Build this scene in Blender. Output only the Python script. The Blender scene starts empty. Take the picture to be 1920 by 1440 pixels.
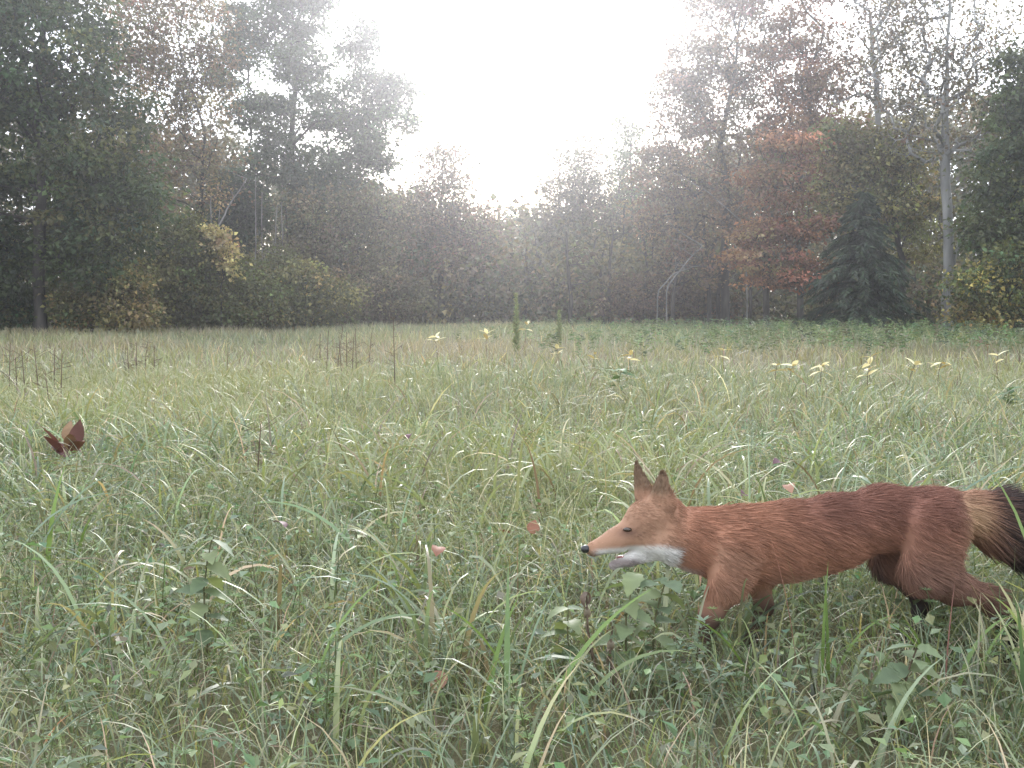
import bpy, math, random
import numpy as np
from mathutils import Vector, Matrix, Quaternion

# ----------------------------------------------------------------- camera / light
rng = np.random.default_rng(7)
random.seed(7)
scene = bpy.context.scene
col = scene.collection
F = 2059.0                      # focal length in pixels of a 1920 px wide frame
HC = 0.72                       # camera height, strapped to a post
PITCH = math.atan((720 - 592) / F)
cam_d = bpy.data.cameras.new("trail_camera")
cam_d.sensor_width = 36.0
cam_d.lens = 36.0 * F / 1920.0
cam_d.clip_start = 0.02
cam_d.clip_end = 4000
cam = bpy.data.objects.new("trail_camera", cam_d)
cam.location = (0, 0, HC)
cam.rotation_euler = (math.radians(90) - PITCH, 0, 0)
col.objects.link(cam)
scene.camera = cam

SUN_EL, SUN_AZ = math.radians(21), math.radians(0)      # ahead of the camera, just above the frame
world = bpy.data.worlds.new("World")
scene.world = world
world.use_nodes = True
wn, wl = world.node_tree.nodes, world.node_tree.links
for n in list(wn): wn.remove(n)
w_out = wn.new("ShaderNodeOutputWorld")
w_bg = wn.new("ShaderNodeBackground")
sky = wn.new("ShaderNodeTexSky")
sky.sky_type = 'NISHITA'
sky.sun_disc = False
sky.sun_elevation = SUN_EL
sky.sun_rotation = SUN_AZ
sky.air_density = 1.0
sky.dust_density = 3.0
sky.ozone_density = 2.0
w_tc = wn.new("ShaderNodeTexCoord")
w_map = wn.new("ShaderNodeMapping"); w_map.inputs["Scale"].default_value = (1.0, 1.0, 2.2)
w_no = wn.new("ShaderNodeTexNoise"); w_no.inputs["Scale"].default_value = 2.2; w_no.inputs["Detail"].default_value = 6
w_rp = wn.new("ShaderNodeMapRange")
w_rp.inputs[1].default_value = 0.30; w_rp.inputs[2].default_value = 0.62
w_rp.inputs[3].default_value = 0.55; w_rp.inputs[4].default_value = 0.95
w_mx = wn.new("ShaderNodeMix"); w_mx.data_type = 'RGBA'
w_mx.inputs[7].default_value = (8.3, 9.0, 10.0, 1)        # thin bright overcast
w_bg.inputs["Strength"].default_value = 0.13
wl.new(w_tc.outputs["Generated"], w_map.inputs["Vector"]); wl.new(w_map.outputs[0], w_no.inputs["Vector"])
wl.new(w_no.outputs[0], w_rp.inputs[0]); wl.new(w_rp.outputs[0], w_mx.inputs[0])
wl.new(sky.outputs[0], w_mx.inputs[6]); wl.new(w_mx.outputs[2], w_bg.inputs["Color"])
wl.new(w_bg.outputs[0], w_out.inputs["Surface"])

sun_d = bpy.data.lights.new("sun", 'SUN')
sun_d.energy = 1.5
sun_d.angle = math.radians(10)
sun_d.color = (1.0, 0.975, 0.94)
sun = bpy.data.objects.new("sun", sun_d)
sdir = Vector((math.sin(SUN_AZ) * math.cos(SUN_EL), math.cos(SUN_AZ) * math.cos(SUN_EL), math.sin(SUN_EL)))
sun.rotation_euler = sdir.to_track_quat('Z', 'Y').to_euler()
sun.location = (0, 60, 40)
col.objects.link(sun)

scene.view_settings.view_transform = 'Standard'
scene.view_settings.look = 'None'
scene.view_settings.exposure = 1.32
scene.view_settings.gamma = 1.0
scene.cycles.max_bounces = 5
scene.cycles.diffuse_bounces = 3
scene.cycles.glossy_bounces = 2
scene.cycles.transmission_bounces = 4
scene.cycles.volume_bounces = 0
scene.cycles.use_denoising = True
scene.cycles.use_adaptive_sampling = True
scene.cycles.adaptive_threshold = 0.02

# ----------------------------------------------------------------- helpers
CP, SP = math.cos(PITCH), math.sin(PITCH)

def P(px, py, D):
    """the world point at depth y = D seen at a given place of the photograph"""
    dx, dy = (px - 960) / F, (720 - py) / F
    t = D / (dy * SP + CP)
    return np.array([t * dx, D, HC + t * (dy * CP - SP)])

def XW(px, D): return (px - 960) / F * D

def ground(x, y):
    x = np.asarray(x, float); y = np.asarray(y, float)
    z = 0.022 * np.sin(x * 0.9 + 1.3) * np.sin(y * 0.7) + 0.03 * np.sin(x * .31 + y * .23) * np.clip((y - 3) / 8, 0, 1)
    hump = 0.24 * np.exp(-((x - 0.6) / 7.5) ** 2 - ((y - 36) / 12.0) ** 2)
    z = z * np.clip((y - 1.0) / 4.0, 0.25, 1) + hump
    z = z + 0.16 * np.exp(-((x - 9) / 5.0) ** 2 - ((y - 26) / 8.0) ** 2) + 0.10 * np.exp(-((x + 12) / 8.0) ** 2 - ((y - 34) / 10.0) ** 2)
    return z

def fbm(x, y, s, seed=0):
    r = np.random.default_rng(seed)
    out = np.zeros_like(np.asarray(x, float))
    amp = 1.0
    for o in range(4):
        for _ in range(3):
            a = r.uniform(0, 6.283); f = s * (2 ** o) * r.uniform(.7, 1.3)
            out = out + amp * np.sin(f * (x * math.cos(a) + y * math.sin(a)) + r.uniform(0, 6.283)) / 3
        amp *= .6
    return out

def rep(o, kind=None, label=None, cat=None, group=None):
    if kind: o["kind"] = kind
    if label: o["label"] = label
    if cat: o["category"] = cat
    if group: o["group"] = group
    return o

def mesh_data(name, V, faces, mat, C=None, smooth=True):
    V = np.ascontiguousarray(V, np.float32); faces = np.ascontiguousarray(faces, np.int32)
    m = bpy.data.meshes.new(name)
    k = faces.shape[1]; n = len(faces)
    m.vertices.add(len(V)); m.vertices.foreach_set("co", V.ravel())
    m.loops.add(n * k); m.loops.foreach_set("vertex_index", faces.ravel())
    m.polygons.add(n)
    m.polygons.foreach_set("loop_start", np.arange(0, n * k, k, dtype=np.int32))
    m.polygons.foreach_set("loop_total", np.full(n, k, np.int32))
    m.polygons.foreach_set("use_smooth", np.full(n, bool(smooth)))
    if C is not None:
        a = m.attributes.new("Col", 'FLOAT_COLOR', 'POINT')
        C = np.asarray(C, np.float32)
        if C.shape[1] == 3: C = np.concatenate([C, np.ones((len(C), 1), np.float32)], 1)
        a.data.foreach_set("color", np.ascontiguousarray(C).ravel())
    m.update(calc_edges=True)
    m.materials.append(mat)
    return m

def link(name, data, parent=None, loc=None, rot=None, scale=None):
    o = bpy.data.objects.new(name, data)
    col.objects.link(o)
    if parent is not None: o.parent = parent
    if loc is not None: o.location = loc
    if rot is not None: o.rotation_euler = rot
    if scale is not None: o.scale = (scale,) * 3 if np.isscalar(scale) else scale
    return o

def thing(name, label, cat, loc=(0, 0, 0), group=None):
    o = link(name, None, loc=loc)
    o.empty_display_size = 0.1
    return rep(o, None, label, cat, group)

def copy_tree(o, parent=None):
    c = o.copy(); col.objects.link(c); c.parent = parent
    for ch in o.children: copy_tree(ch, c)
    return c

# ----------------------------------------------------------------- materials
def new_mat(name):
    m = bpy.data.materials.new(name); m.use_nodes = True
    n, l = m.node_tree.nodes, m.node_tree.links
    for x in list(n): n.remove(x)
    return m, n, l, n.new("ShaderNodeOutputMaterial")

def leaf_mat(name, trans=0.35, rough=0.45, spec=0.35, warm=(1.25, 1.2, 0.6)):
    m, n, l, out = new_mat(name)
    at = n.new("ShaderNodeAttribute"); at.attribute_name = "Col"
    pr = n.new("ShaderNodeBsdfPrincipled")
    pr.inputs["Roughness"].default_value = rough
    pr.inputs["Specular IOR Level"].default_value = spec
    tr = n.new("ShaderNodeBsdfTranslucent")
    mu = n.new("ShaderNodeMix"); mu.data_type = 'RGBA'; mu.blend_type = 'MULTIPLY'; mu.inputs[0].default_value = 1
    mu.inputs[7].default_value = (*warm, 1)
    mx = n.new("ShaderNodeMixShader"); mx.inputs[0].default_value = trans
    l.new(at.outputs["Color"], pr.inputs["Base Color"]); l.new(at.outputs["Color"], mu.inputs[6])
    l.new(mu.outputs[2], tr.inputs["Color"])
    l.new(pr.outputs[0], mx.inputs[1]); l.new(tr.outputs[0], mx.inputs[2]); l.new(mx.outputs[0], out.inputs["Surface"])
    return m

def bark_mat(name, c0, c1, scale=6.0):
    m, n, l, out = new_mat(name)
    tc = n.new("ShaderNodeTexCoord"); mp = n.new("ShaderNodeMapping"); mp.inputs["Scale"].default_value = (1, 1, .25)
    no = n.new("ShaderNodeTexNoise"); no.inputs["Scale"].default_value = scale; no.inputs["Detail"].default_value = 5
    rp = n.new("ShaderNodeValToRGB"); rp.color_ramp.elements[0].color = (*c0, 1); rp.color_ramp.elements[1].color = (*c1, 1)
    rp.color_ramp.elements[0].position = .35; rp.color_ramp.elements[1].position = .68
    pr = n.new("ShaderNodeBsdfPrincipled"); pr.inputs["Roughness"].default_value = .85; pr.inputs["Specular IOR Level"].default_value = .15
    bp = n.new("ShaderNodeBump"); bp.inputs["Strength"].default_value = .5; bp.inputs["Distance"].default_value = .03
    l.new(tc.outputs["Object"], mp.inputs[0]); l.new(mp.outputs[0], no.inputs["Vector"]); l.new(no.outputs[0], rp.inputs[0])
    l.new(rp.outputs[0], pr.inputs["Base Color"]); l.new(no.outputs[0], bp.inputs["Height"]); l.new(bp.outputs[0], pr.inputs["Normal"])
    l.new(pr.outputs[0], out.inputs["Surface"])
    return m

def plain_mat(name, c, rough=.6, spec=.3):
    m, n, l, out = new_mat(name)
    no = n.new("ShaderNodeTexNoise"); no.inputs["Scale"].default_value = 40
    mu = n.new("ShaderNodeMix"); mu.data_type = 'RGBA'
    mu.inputs[6].default_value = (*[v * .8 for v in c], 1); mu.inputs[7].default_value = (*[min(1, v * 1.2) for v in c], 1)
    pr = n.new("ShaderNodeBsdfPrincipled"); pr.inputs["Roughness"].default_value = rough; pr.inputs["Specular IOR Level"].default_value = spec
    l.new(no.outputs[0], mu.inputs[0]); l.new(mu.outputs[2], pr.inputs["Base Color"]); l.new(pr.outputs[0], out.inputs["Surface"])
    return m

M_LEAF = leaf_mat("tree_leaf", .33, .5, .3)
M_GRASS = leaf_mat("grass_blade", .30, .48, .45, (1.15, 1.15, .65))
M_HERB = leaf_mat("herb_leaf", .30, .6, .3, (1.15, 1.15, .7))
M_DRY = leaf_mat("dry_leaf", .15, .6, .2, (1.1, .9, .6))
M_NEEDLE = leaf_mat("needle", .1, .55, .3)
M_BARK = bark_mat("dark_bark", (.030, .026, .022), (.085, .074, .062))
M_BARKG = bark_mat("grey_bark", (.16, .155, .145), (.34, .33, .31), 3.0)
M_DEAD = bark_mat("dead_wood", (.13, .12, .11), (.30, .285, .265), 5.0)
M_STEM = bark_mat("weed_stem", (.10, .10, .05), (.17, .15, .08), 30)
M_BROWN = bark_mat("dry_stem", (.085, .06, .042), (.17, .125, .085), 30)

def ground_mat():
    m, n, l, out = new_mat("meadow_soil")
    tc = n.new("ShaderNodeTexCoord")
    n1 = n.new("ShaderNodeTexNoise"); n1.inputs["Scale"].default_value = 1.2; n1.inputs["Detail"].default_value = 8
    n2 = n.new("ShaderNodeTexNoise"); n2.inputs["Scale"].default_value = 45; n2.inputs["Detail"].default_value = 6
    rp = n.new("ShaderNodeValToRGB")
    e = rp.color_ramp.elements; e[0].position = .3; e[0].color = (.08, .085, .045, 1); e[1].position = .7; e[1].color = (.16, .165, .09, 1)
    mx = n.new("ShaderNodeMix"); mx.data_type = 'RGBA'; mx.inputs[7].default_value = (.16, .125, .075, 1)
    pr = n.new("ShaderNodeBsdfPrincipled"); pr.inputs["Roughness"].default_value = .95; pr.inputs["Specular IOR Level"].default_value = .1
    bp = n.new("ShaderNodeBump"); bp.inputs["Strength"].default_value = .8; bp.inputs["Distance"].default_value = .03
    l.new(tc.outputs["Object"], n1.inputs["Vector"]); l.new(tc.outputs["Object"], n2.inputs["Vector"])
    l.new(n1.outputs[0], rp.inputs[0]); l.new(rp.outputs[0], mx.inputs[6]); l.new(n2.outputs[0], mx.inputs[0])
    l.new(mx.outputs[2], pr.inputs["Base Color"]); l.new(n2.outputs[0], bp.inputs["Height"]); l.new(bp.outputs[0], pr.inputs["Normal"])
    l.new(pr.outputs[0], out.inputs["Surface"])
    return m

# ----------------------------------------------------------------- the ground
def build_ground():
    xs = np.concatenate([-np.geomspace(400, 30, 14), np.linspace(-28, 28, 113), np.geomspace(30, 400, 14)])
    ys = np.concatenate([-np.geomspace(400, 4, 14), np.linspace(-3, 60, 190), np.geomspace(62, 900, 18)])
    X, Y = np.meshgrid(xs, ys)
    V = np.stack([X, Y, ground(X, Y)], -1).reshape(-1, 3)
    nx, ny = len(xs), len(ys)
    i = np.arange(nx * ny).reshape(ny, nx)
    Q = np.stack([i[:-1, :-1], i[:-1, 1:], i[1:, 1:], i[1:, :-1]], -1).reshape(-1, 4)
    o = link("ground", mesh_data("ground", V, Q, ground_mat()))
    rep(o, "structure")
build_ground()

# ----------------------------------------------------------------- strips, tubes, leaves
def blades(base, L, W, az, th0, th1, nseg, C, tw=None, prof=None, pw=1.4, tipC=None):
    """many curved tapering ribbons in one go"""
    N = len(base); t = np.linspace(0, 1, nseg + 1)
    tm = (t[:-1] + t[1:]) / 2
    th = th0[:, None] + (th1 - th0)[:, None] * tm[None] ** pw
    d = np.stack([np.sin(th) * np.cos(az)[:, None], np.sin(th) * np.sin(az)[:, None], np.cos(th)], -1)
    pos = np.concatenate([np.zeros((N, 1, 3)), np.cumsum(d * (L / nseg)[:, None, None], 1)], 1) + base[:, None]
    dd = np.concatenate([d, d[:, -1:]], 1)
    side = np.stack([-np.sin(az), np.cos(az), np.zeros(N)], -1)[:, None].repeat(nseg + 1, 1)
    if tw is None: tw = rng.normal(0, .5, N)
    a = (tw[:, None] * (.3 + t[None]))[..., None]
    side = side * np.cos(a) + np.cross(dd, side) * np.sin(a)
    if prof is None: prof = np.minimum(1, .55 + t * 2.0) * (1 - t ** 2.2) + .03
    w = (W[:, None] * prof[None] * .5)[..., None]
    V = np.stack([pos - side * w, pos + side * w], 2).reshape(-1, 3)
    k = (nseg + 1) * 2
    q = np.array([[2 * s, 2 * s + 1, 2 * s + 3, 2 * s + 2] for s in range(nseg)])
    Q = (q[None] + (np.arange(N) * k)[:, None, None]).reshape(-1, 4)
    Cv = np.repeat(C, k, 0)
    if tipC is not None:
        tt = np.tile(np.repeat(t, 2), N)[:, None] ** 2.5
        Cv = Cv * (1 - tt) + np.repeat(tipC, k, 0) * tt
    return V, Q, Cv

def join(parts):
    V, Q, C, o = [], [], [], 0
    for v, q, c in parts:
        V.append(v); Q.append(q + o); C.append(c); o += len(v)
    return np.concatenate(V), np.concatenate(Q), np.concatenate(C)

def kites(pos, d, nrm, L, W, C, fold=.25):
    """one bent four-cornered leaf at each position, growing along d"""
    d = d / np.linalg.norm(d, axis=1, keepdims=True)
    s = np.cross(d, nrm); s /= np.linalg.norm(s, axis=1, keepdims=True) + 1e-9
    u = np.cross(s, d)
    L = L[:, None]; W = W[:, None]
    mid = pos + d * L * .42
    V = np.stack([pos, mid + s * W * .5 + u * W * fold, pos + d * L - u * L * .12, mid - s * W * .5 + u * W * fold], 1).reshape(-1, 3)
    Q = np.arange(len(V)).reshape(-1, 4)
    return V, Q, np.repeat(C, 4, 0)

def tubes(A, B, RA, RB, sides=5):
    """straight tapered tubes A->B"""
    A, B = np.asarray(A, float), np.asarray(B, float); RA, RB = np.asarray(RA, float), np.asarray(RB, float)
    d = B - A; d /= np.linalg.norm(d, axis=1, keepdims=True) + 1e-9
    ref = np.where(np.abs(d[:, 2:3]) > .9, np.array([[1., 0, 0]]), np.array([[0, 0, 1.]]))
    s = np.cross(d, ref); s /= np.linalg.norm(s, axis=1, keepdims=True); u = np.cross(d, s)
    a = np.arange(sides) * 2 * math.pi / sides
    ring = s[:, None] * np.cos(a)[None, :, None] + u[:, None] * np.sin(a)[None, :, None]
    V = np.stack([A[:, None] + ring * RA[:, None, None], B[:, None] + ring * RB[:, None, None]], 1).reshape(-1, 3)
    j = np.arange(sides); jn = (j + 1) % sides
    q = np.stack([j, jn, jn + sides, j + sides], 1)
    Q = (q[None] + (np.arange(len(A)) * 2 * sides)[:, None, None]).reshape(-1, 4)
    return V, Q

def tube_path(pts, rad, sides=6):
    """a continuous tube along a polyline"""
    pts = np.asarray(pts, float); rad = np.asarray(rad, float); n = len(pts)
    d = np.gradient(pts, axis=0); d /= np.linalg.norm(d, axis=1, keepdims=True) + 1e-9
    ref = np.array([1., 0.17, 0]) if abs(d[:, 2]).mean() > .6 else np.array([0, 0, 1.])
    s = np.cross(d, ref); s /= np.linalg.norm(s, axis=1, keepdims=True) + 1e-9; u = np.cross(d, s)
    a = np.arange(sides) * 2 * math.pi / sides
    V = (pts[:, None] + (s[:, None] * np.cos(a)[None, :, None] + u[:, None] * np.sin(a)[None, :, None]) * rad[:, None, None]).reshape(-1, 3)
    j = np.arange(sides); jn = (j + 1) % sides
    q = np.stack([j, jn, jn + sides, j + sides], 1)
    Q = (q[None] + (np.arange(n - 1) * sides)[:, None, None]).reshape(-1, 4)
    return V, Q

def cat_vq(parts):
    V, Q, o = [], [], 0
    for v, q in parts: V.append(v); Q.append(q + o); o += len(v)
    return np.concatenate(V), np.concatenate(Q)

def pal(colors, n, jit=.18, r=None):
    r = r or rng
    c = np.array(colors, float)[r.integers(0, len(colors), n)]
    return np.clip(c * (1 + r.normal(0, jit, (n, 1))) * (1 + r.normal(0, jit * .4, (n, 3))), .005, .9)

# ----------------------------------------------------------------- trees
def grow(points, trunk, tipr=.012, bf=.35, expo=.47, maxr=None):
    """join cluster points to a trunk polyline into a branching skeleton, thick where much hangs on it"""
    T = np.asarray(trunk, float)
    pos = [p for p in T]; par = [-1] + list(range(len(T) - 1))
    plen = [0.0]
    for i in range(1, len(T)): plen.append(plen[-1] + np.linalg.norm(T[i] - T[i - 1]))
    fork0 = len(T) // 3                                   # no limbs from the lowest trunk
    base = T[0]
    order = np.argsort(np.linalg.norm(points - T[len(T) // 2], axis=1))
    for i in order:
        p = points[i]
        A = np.array(pos); pl = np.array(plen)
        d = np.linalg.norm(A - p, axis=1)
        cost = d + bf * pl + np.where(A[:, 2] > p[2], (A[:, 2] - p[2]) * .8, 0)
        cost[:fork0] += 50
        j = int(np.argmin(cost))
        if d[j] > .9:                                     # a kinked mid node
            m = (A[j] + p) / 2 + rng.normal(0, .08 * d[j], 3) + np.array([0, 0, .06 * d[j]])
            pos.append(m); par.append(j); plen.append(plen[j] + d[j] / 2); j = len(pos) - 1
        pos.append(p); par.append(j); plen.append(plen[j] + np.linalg.norm(pos[j] - p))
    n = len(pos); w = np.zeros(n); 
    child = np.zeros(n, int)
    for i in range(n): 
        if par[i] >= 0: child[par[i]] += 1
    w[child == 0] = 1
    # nodes are appended after their parents, so sum from the end
    for i in range(n - 1, 0, -1): w[par[i]] += w[i]
    r = tipr * np.maximum(w, 1) ** expo
    if maxr: r *= min(1.0, maxr / r[0]) if r[0] > maxr else 1.0
    return np.array(pos), np.array(par), r

def skeleton_mesh(pos, par, r, nt, sides=5):
    parts = [tube_path(pos[:nt], np.concatenate([[r[0] * 1.35], r[1:nt]]), 9)]
    idx = np.arange(nt, len(pos))
    if len(idx):
        p = par[idx]
        big = r[idx] > .03
        for sel, sd in ((big, 6), (~big, 3)):
            if sel.any():
                ra = np.minimum(r[p[sel]], r[idx[sel]] * 1.35)
                parts.append(tubes(pos[p[sel]], pos[idx[sel]], ra, r[idx[sel]], sd))
    return cat_vq(parts)

def sample_lobes(lobes, dens, shell=.45):
    """cluster centres spread in ellipsoids (cx,cy,cz,rx,ry,rz), denser near the skin"""
    out = []
    for (cx, cy, cz, rx, ry, rz) in lobes:
        n = max(4, int(dens * (rx * ry * rz) ** (2 / 3)))
        v = rng.normal(size=(n, 3)); v /= np.linalg.norm(v, axis=1, keepdims=True)
        rad = shell + (1 - shell) * rng.random(n) ** .6
        rad = rad * (1 + .16 * np.sin(v[:, 0] * 5 + cx) * np.sin(v[:, 2] * 6 + cz))
        out.append(np.array([cx, cy, cz]) + v * rad[:, None] * np.array([rx, ry, rz]))
    return np.concatenate(out)

def leaf_clusters(pts, per, sig, colors, L=.13, W=.075, flat=.55, jit=.2, droop=.35, drop=0.0):
    n = len(pts)
    k = np.maximum(1, rng.poisson(per * 1.35, n))
    if drop: k = np.where(rng.random(n) < drop, 0, k)
    idx = np.repeat(np.arange(n), k); N = len(idx)
    s = (sig * rng.uniform(.65, 1.3, n))[idx]
    off = rng.normal(size=(N, 3)) * s[:, None] * np.array([1, 1, flat])
    pos = pts[idx] + off
    d = off / (np.linalg.norm(off, axis=1, keepdims=True) + 1e-6) + rng.normal(0, .6, (N, 3)) + np.array([0, 0, -droop])
    nr = rng.normal(0, .7, (N, 3)) + np.array([0, 0, 1.])
    cc = (pal(colors, n, jit * .9) * 1.25 * np.exp(rng.normal(0, .22, (n, 1))))[idx]
    C = np.clip(cc * (1 + rng.normal(0, jit, (N, 1))), .006, .8)
    l = L * 1.18 * rng.uniform(.6, 1.35, N)
    return kites(pos, d, nr, l, l * W / L * rng.uniform(.8, 1.2, N), C)

def px_lobes(D, spec, depth=1.0):
    """ellipsoids given by their outline in the photograph, at their own distance and with real depth"""
    out = []
    for s in spec:
        px, py, rx, ry = s[:4]; dd = s[4] if len(s) > 4 else 0
        d = D + dd
        p = P(px, py, d)
        rxm, rzm = rx / F * d, ry / F * d
        out.append((p[0], p[1], p[2], rxm, max(.5, rxm * depth), rzm))
    return out

def make_tree(name, label, D, base_px, lobes, colors, trunk_px=None, dens=26, per=34, sig=.34, leaf=.13, bark=None,
              group=None, maxr=.22, tipr=.012, flat=.55, drop=0.0, shell=.45, bf=.35, wl=.78, cat="tree", depth=1.0, mat=None, jit=.2, open_trunk=0):
    bx = XW(base_px, D); bz = float(ground(bx, D)) - .05
    root = thing(name, label, cat, (bx, D, bz), group)
    o = np.array([bx, D, bz])
    lb = px_lobes(D, lobes, depth)
    pts = sample_lobes(lb, dens, shell)
    pts = pts[pts[:, 2] > bz + .35]
    if open_trunk:                                        # thin foliage before the trunk, as an old crown has
        near = (np.abs(pts[:, 0] - bx) < .8) & (pts[:, 1] < D + .2) & (rng.random(len(pts)) < .95) & (pts[:, 2] < bz + open_trunk)
        pts = pts[~near]
    top = max(l[2] + l[5] * .6 for l in lb)
    if trunk_px:
        tr = [o + 0]
        for (px, py) in trunk_px: tr.append(P(px, py, D + rng.normal(0, .1)))
        tr = np.array(tr)
    else:
        cx = np.mean([l[0] for l in lb]); cyy = np.mean([l[1] for l in lb])
        tr = np.array([o, [bx, D, bz + .3 * (top - bz)], [bx * .6 + cx * .4, D * .7 + cyy * .3, bz + .6 * (top - bz)], [cx, cyy, bz + .9 * (top - bz)]])
    # resample the trunk with a little wander
    seg = np.linspace(0, len(tr) - 1, 13)
    tr = np.stack([np.interp(seg, np.arange(len(tr)), tr[:, i]) for i in range(3)], 1)
    tr[1:-1] += rng.normal(0, .03, (11, 3))
    pos, par, r = grow(pts, tr, tipr, bf, maxr=maxr)
    V, Q = skeleton_mesh(pos, par, r, len(tr))
    link("trunk", mesh_data("trunk", V - o, Q, bark or M_BARK), root)
    v, q, c = leaf_clusters(pts, per, sig, colors, leaf, leaf * wl, flat, jit, drop=drop)
    link("crown", mesh_data("crown", v - o, q, mat or M_LEAF, c, smooth=False), root)
    return root

G_OAK = [(.050, .072, .030), (.060, .085, .032), (.045, .066, .032), (.085, .095, .035)]
G_BLUE = [(.055, .075, .045), (.065, .090, .048), (.050, .068, .042)]
SPARSE = [(.15, .11, .065), (.17, .135, .07), (.11, .10, .055), (.19, .12, .075)]
BROWN = [(.13, .085, .060), (.15, .095, .065), (.10, .075, .055), (.12, .09, .05)]
RUST = [(.19, .092, .056), (.22, .112, .062), (.16, .082, .054), (.14, .10, .056)]
OLIVE = [(.10, .105, .038), (.13, .125, .045), (.085, .095, .038)]
GOLD = [(.28, .22, .075), (.22, .185, .07), (.17, .15, .06), (.33, .25, .10)]
PLAIN = [(.075, .095, .040), (.095, .11, .045), (.065, .085, .04)]

# left side of the wood edge
make_tree("oak_tree", "dense dark green oak with low drooping limbs at the left end of the wood edge", 33, 76,
          [(60, 90, 190, 110), (-20, 260, 150, 120), (150, 250, 150, 120), (60, 400, 190, 110), (190, 390, 120, 110), (-40, 480, 140, 90), (150, 490, 100, 65), (30, -80, 160, 120), (60, 510, 70, 50)],
          G_OAK, trunk_px=[(72, 500), (80, 380), (72, 250), (85, 120), (80, 20)], dens=27, per=46, sig=.28, leaf=.14, maxr=.20, wl=.72, open_trunk=6.5, depth=.8)
make_tree("thin_tree", "tall thin-leaved tree turning tan, its open crown letting sky through behind the dark oak", 42, 372,
          [(330, 60, 110, 110), (270, 180, 100, 100), (380, 230, 60, 110), (330, 340, 100, 90), (240, 330, 90, 80), (250, 40, 100, 100), (400, 130, 35, 60)],
          SPARSE, trunk_px=[(370, 480), (378, 360), (385, 240), (330, 90), (350, 0)], dens=34, per=24, sig=.29, leaf=.11, maxr=.085, drop=.1)
make_tree("maple_tree", "tall blue-green maple with rounded billowing clumps of leaves beside the open sky", 47, 575,
          [(455, 55, 58, 52), (435, 130, 42, 40), (560, 30, 60, 60), (565, 125, 66, 45), (500, 215, 70, 42), (615, 205, 56, 45), (668, 80, 38, 46), (690, 165, 48, 30), (735, 175, 38, 40), (740, 225, 34, 22), (690, 250, 55, 50), (520, 300, 60, 45), (690, 305, 52, 30), (600, 330, 70, 60), (560, -40, 90, 60), (655, 370, 60, 45), (590, 410, 70, 50)],
          G_BLUE, trunk_px=[(570, 500), (560, 400), (545, 300), (550, 200), (560, 90)], dens=30, per=44, sig=.27, leaf=.135, maxr=.24, shell=.5)
make_tree("dark_tree", "small rounded dark evergreen tree behind the bare pale stems", 46, 440,
          [(440, 360, 48, 42), (430, 420, 58, 50), (470, 400, 40, 40)], [(.035, .05, .028), (.045, .06, .03)], dens=46, per=48, sig=.3, leaf=.13, maxr=.10)
make_tree("thicket_tree", "grey-brown scrubby tree with fine twigs below the tall blue-green maple", 44, 640,
          [(600, 420, 80, 70), (690, 430, 70, 80), (640, 500, 90, 70), (720, 400, 50, 60), (560, 490, 60, 70)],
          [(.11, .10, .06), (.13, .105, .07), (.10, .095, .05)], dens=30, per=26, sig=.4, leaf=.11, maxr=.10)
make_tree("spreading_tree", "hazy pinkish multi-stemmed tree left of the gap in the trees", 50, 832,
          [(832, 318, 44, 48), (815, 390, 72, 62), (760, 420, 55, 55), (870, 420, 55, 50), (900, 470, 70, 50), (780, 500, 80, 55), (840, 470, 60, 50), (930, 520, 55, 45)],
          [(.15, .095, .075), (.17, .11, .08), (.13, .10, .07), (.11, .10, .06)], trunk_px=[(828, 540), (826, 460), (830, 380), (830, 300)], dens=36, per=26, sig=.4, leaf=.12, maxr=.14)
# middle, far
make_tree("distant_tree", "low hazy tree at the bottom of the sky gap, on its left side", 68, 905,
          [(900, 440, 45, 45), (930, 470, 50, 45), (880, 490, 60, 50)], BROWN, dens=30, per=26, sig=.5, leaf=.16, maxr=.10)
make_tree("distant_tree", "low pointed tree in the middle of the sky gap", 72, 960,
          [(955, 440, 28, 40), (970, 480, 50, 45), (1000, 470, 45, 50)], OLIVE, dens=34, per=28, sig=.5, leaf=.16, maxr=.10)
make_tree("slender_tree", "slender hazy tree with a bare grey-brown top right of the sky gap", 56, 1075,
          [(1090, 320, 50, 64), (1060, 385, 62, 62), (1112, 410, 62, 72), (1040, 450, 50, 60), (1090, 500, 90, 60)],
          [(.11, .095, .07), (.12, .10, .065), (.10, .09, .06)], dens=36, per=26, sig=.40, leaf=.12, maxr=.11)
make_tree("poplar_tree", "spiky-topped greenish poplar rising between the gap and the brown maple", 58, 1185,
          [(1165, 245, 18, 30), (1195, 255, 20, 30), (1180, 310, 40, 45), (1180, 400, 55, 70), (1190, 490, 60, 60)],
          PLAIN, dens=36, per=24, sig=.38, leaf=.13, maxr=.12)
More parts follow.
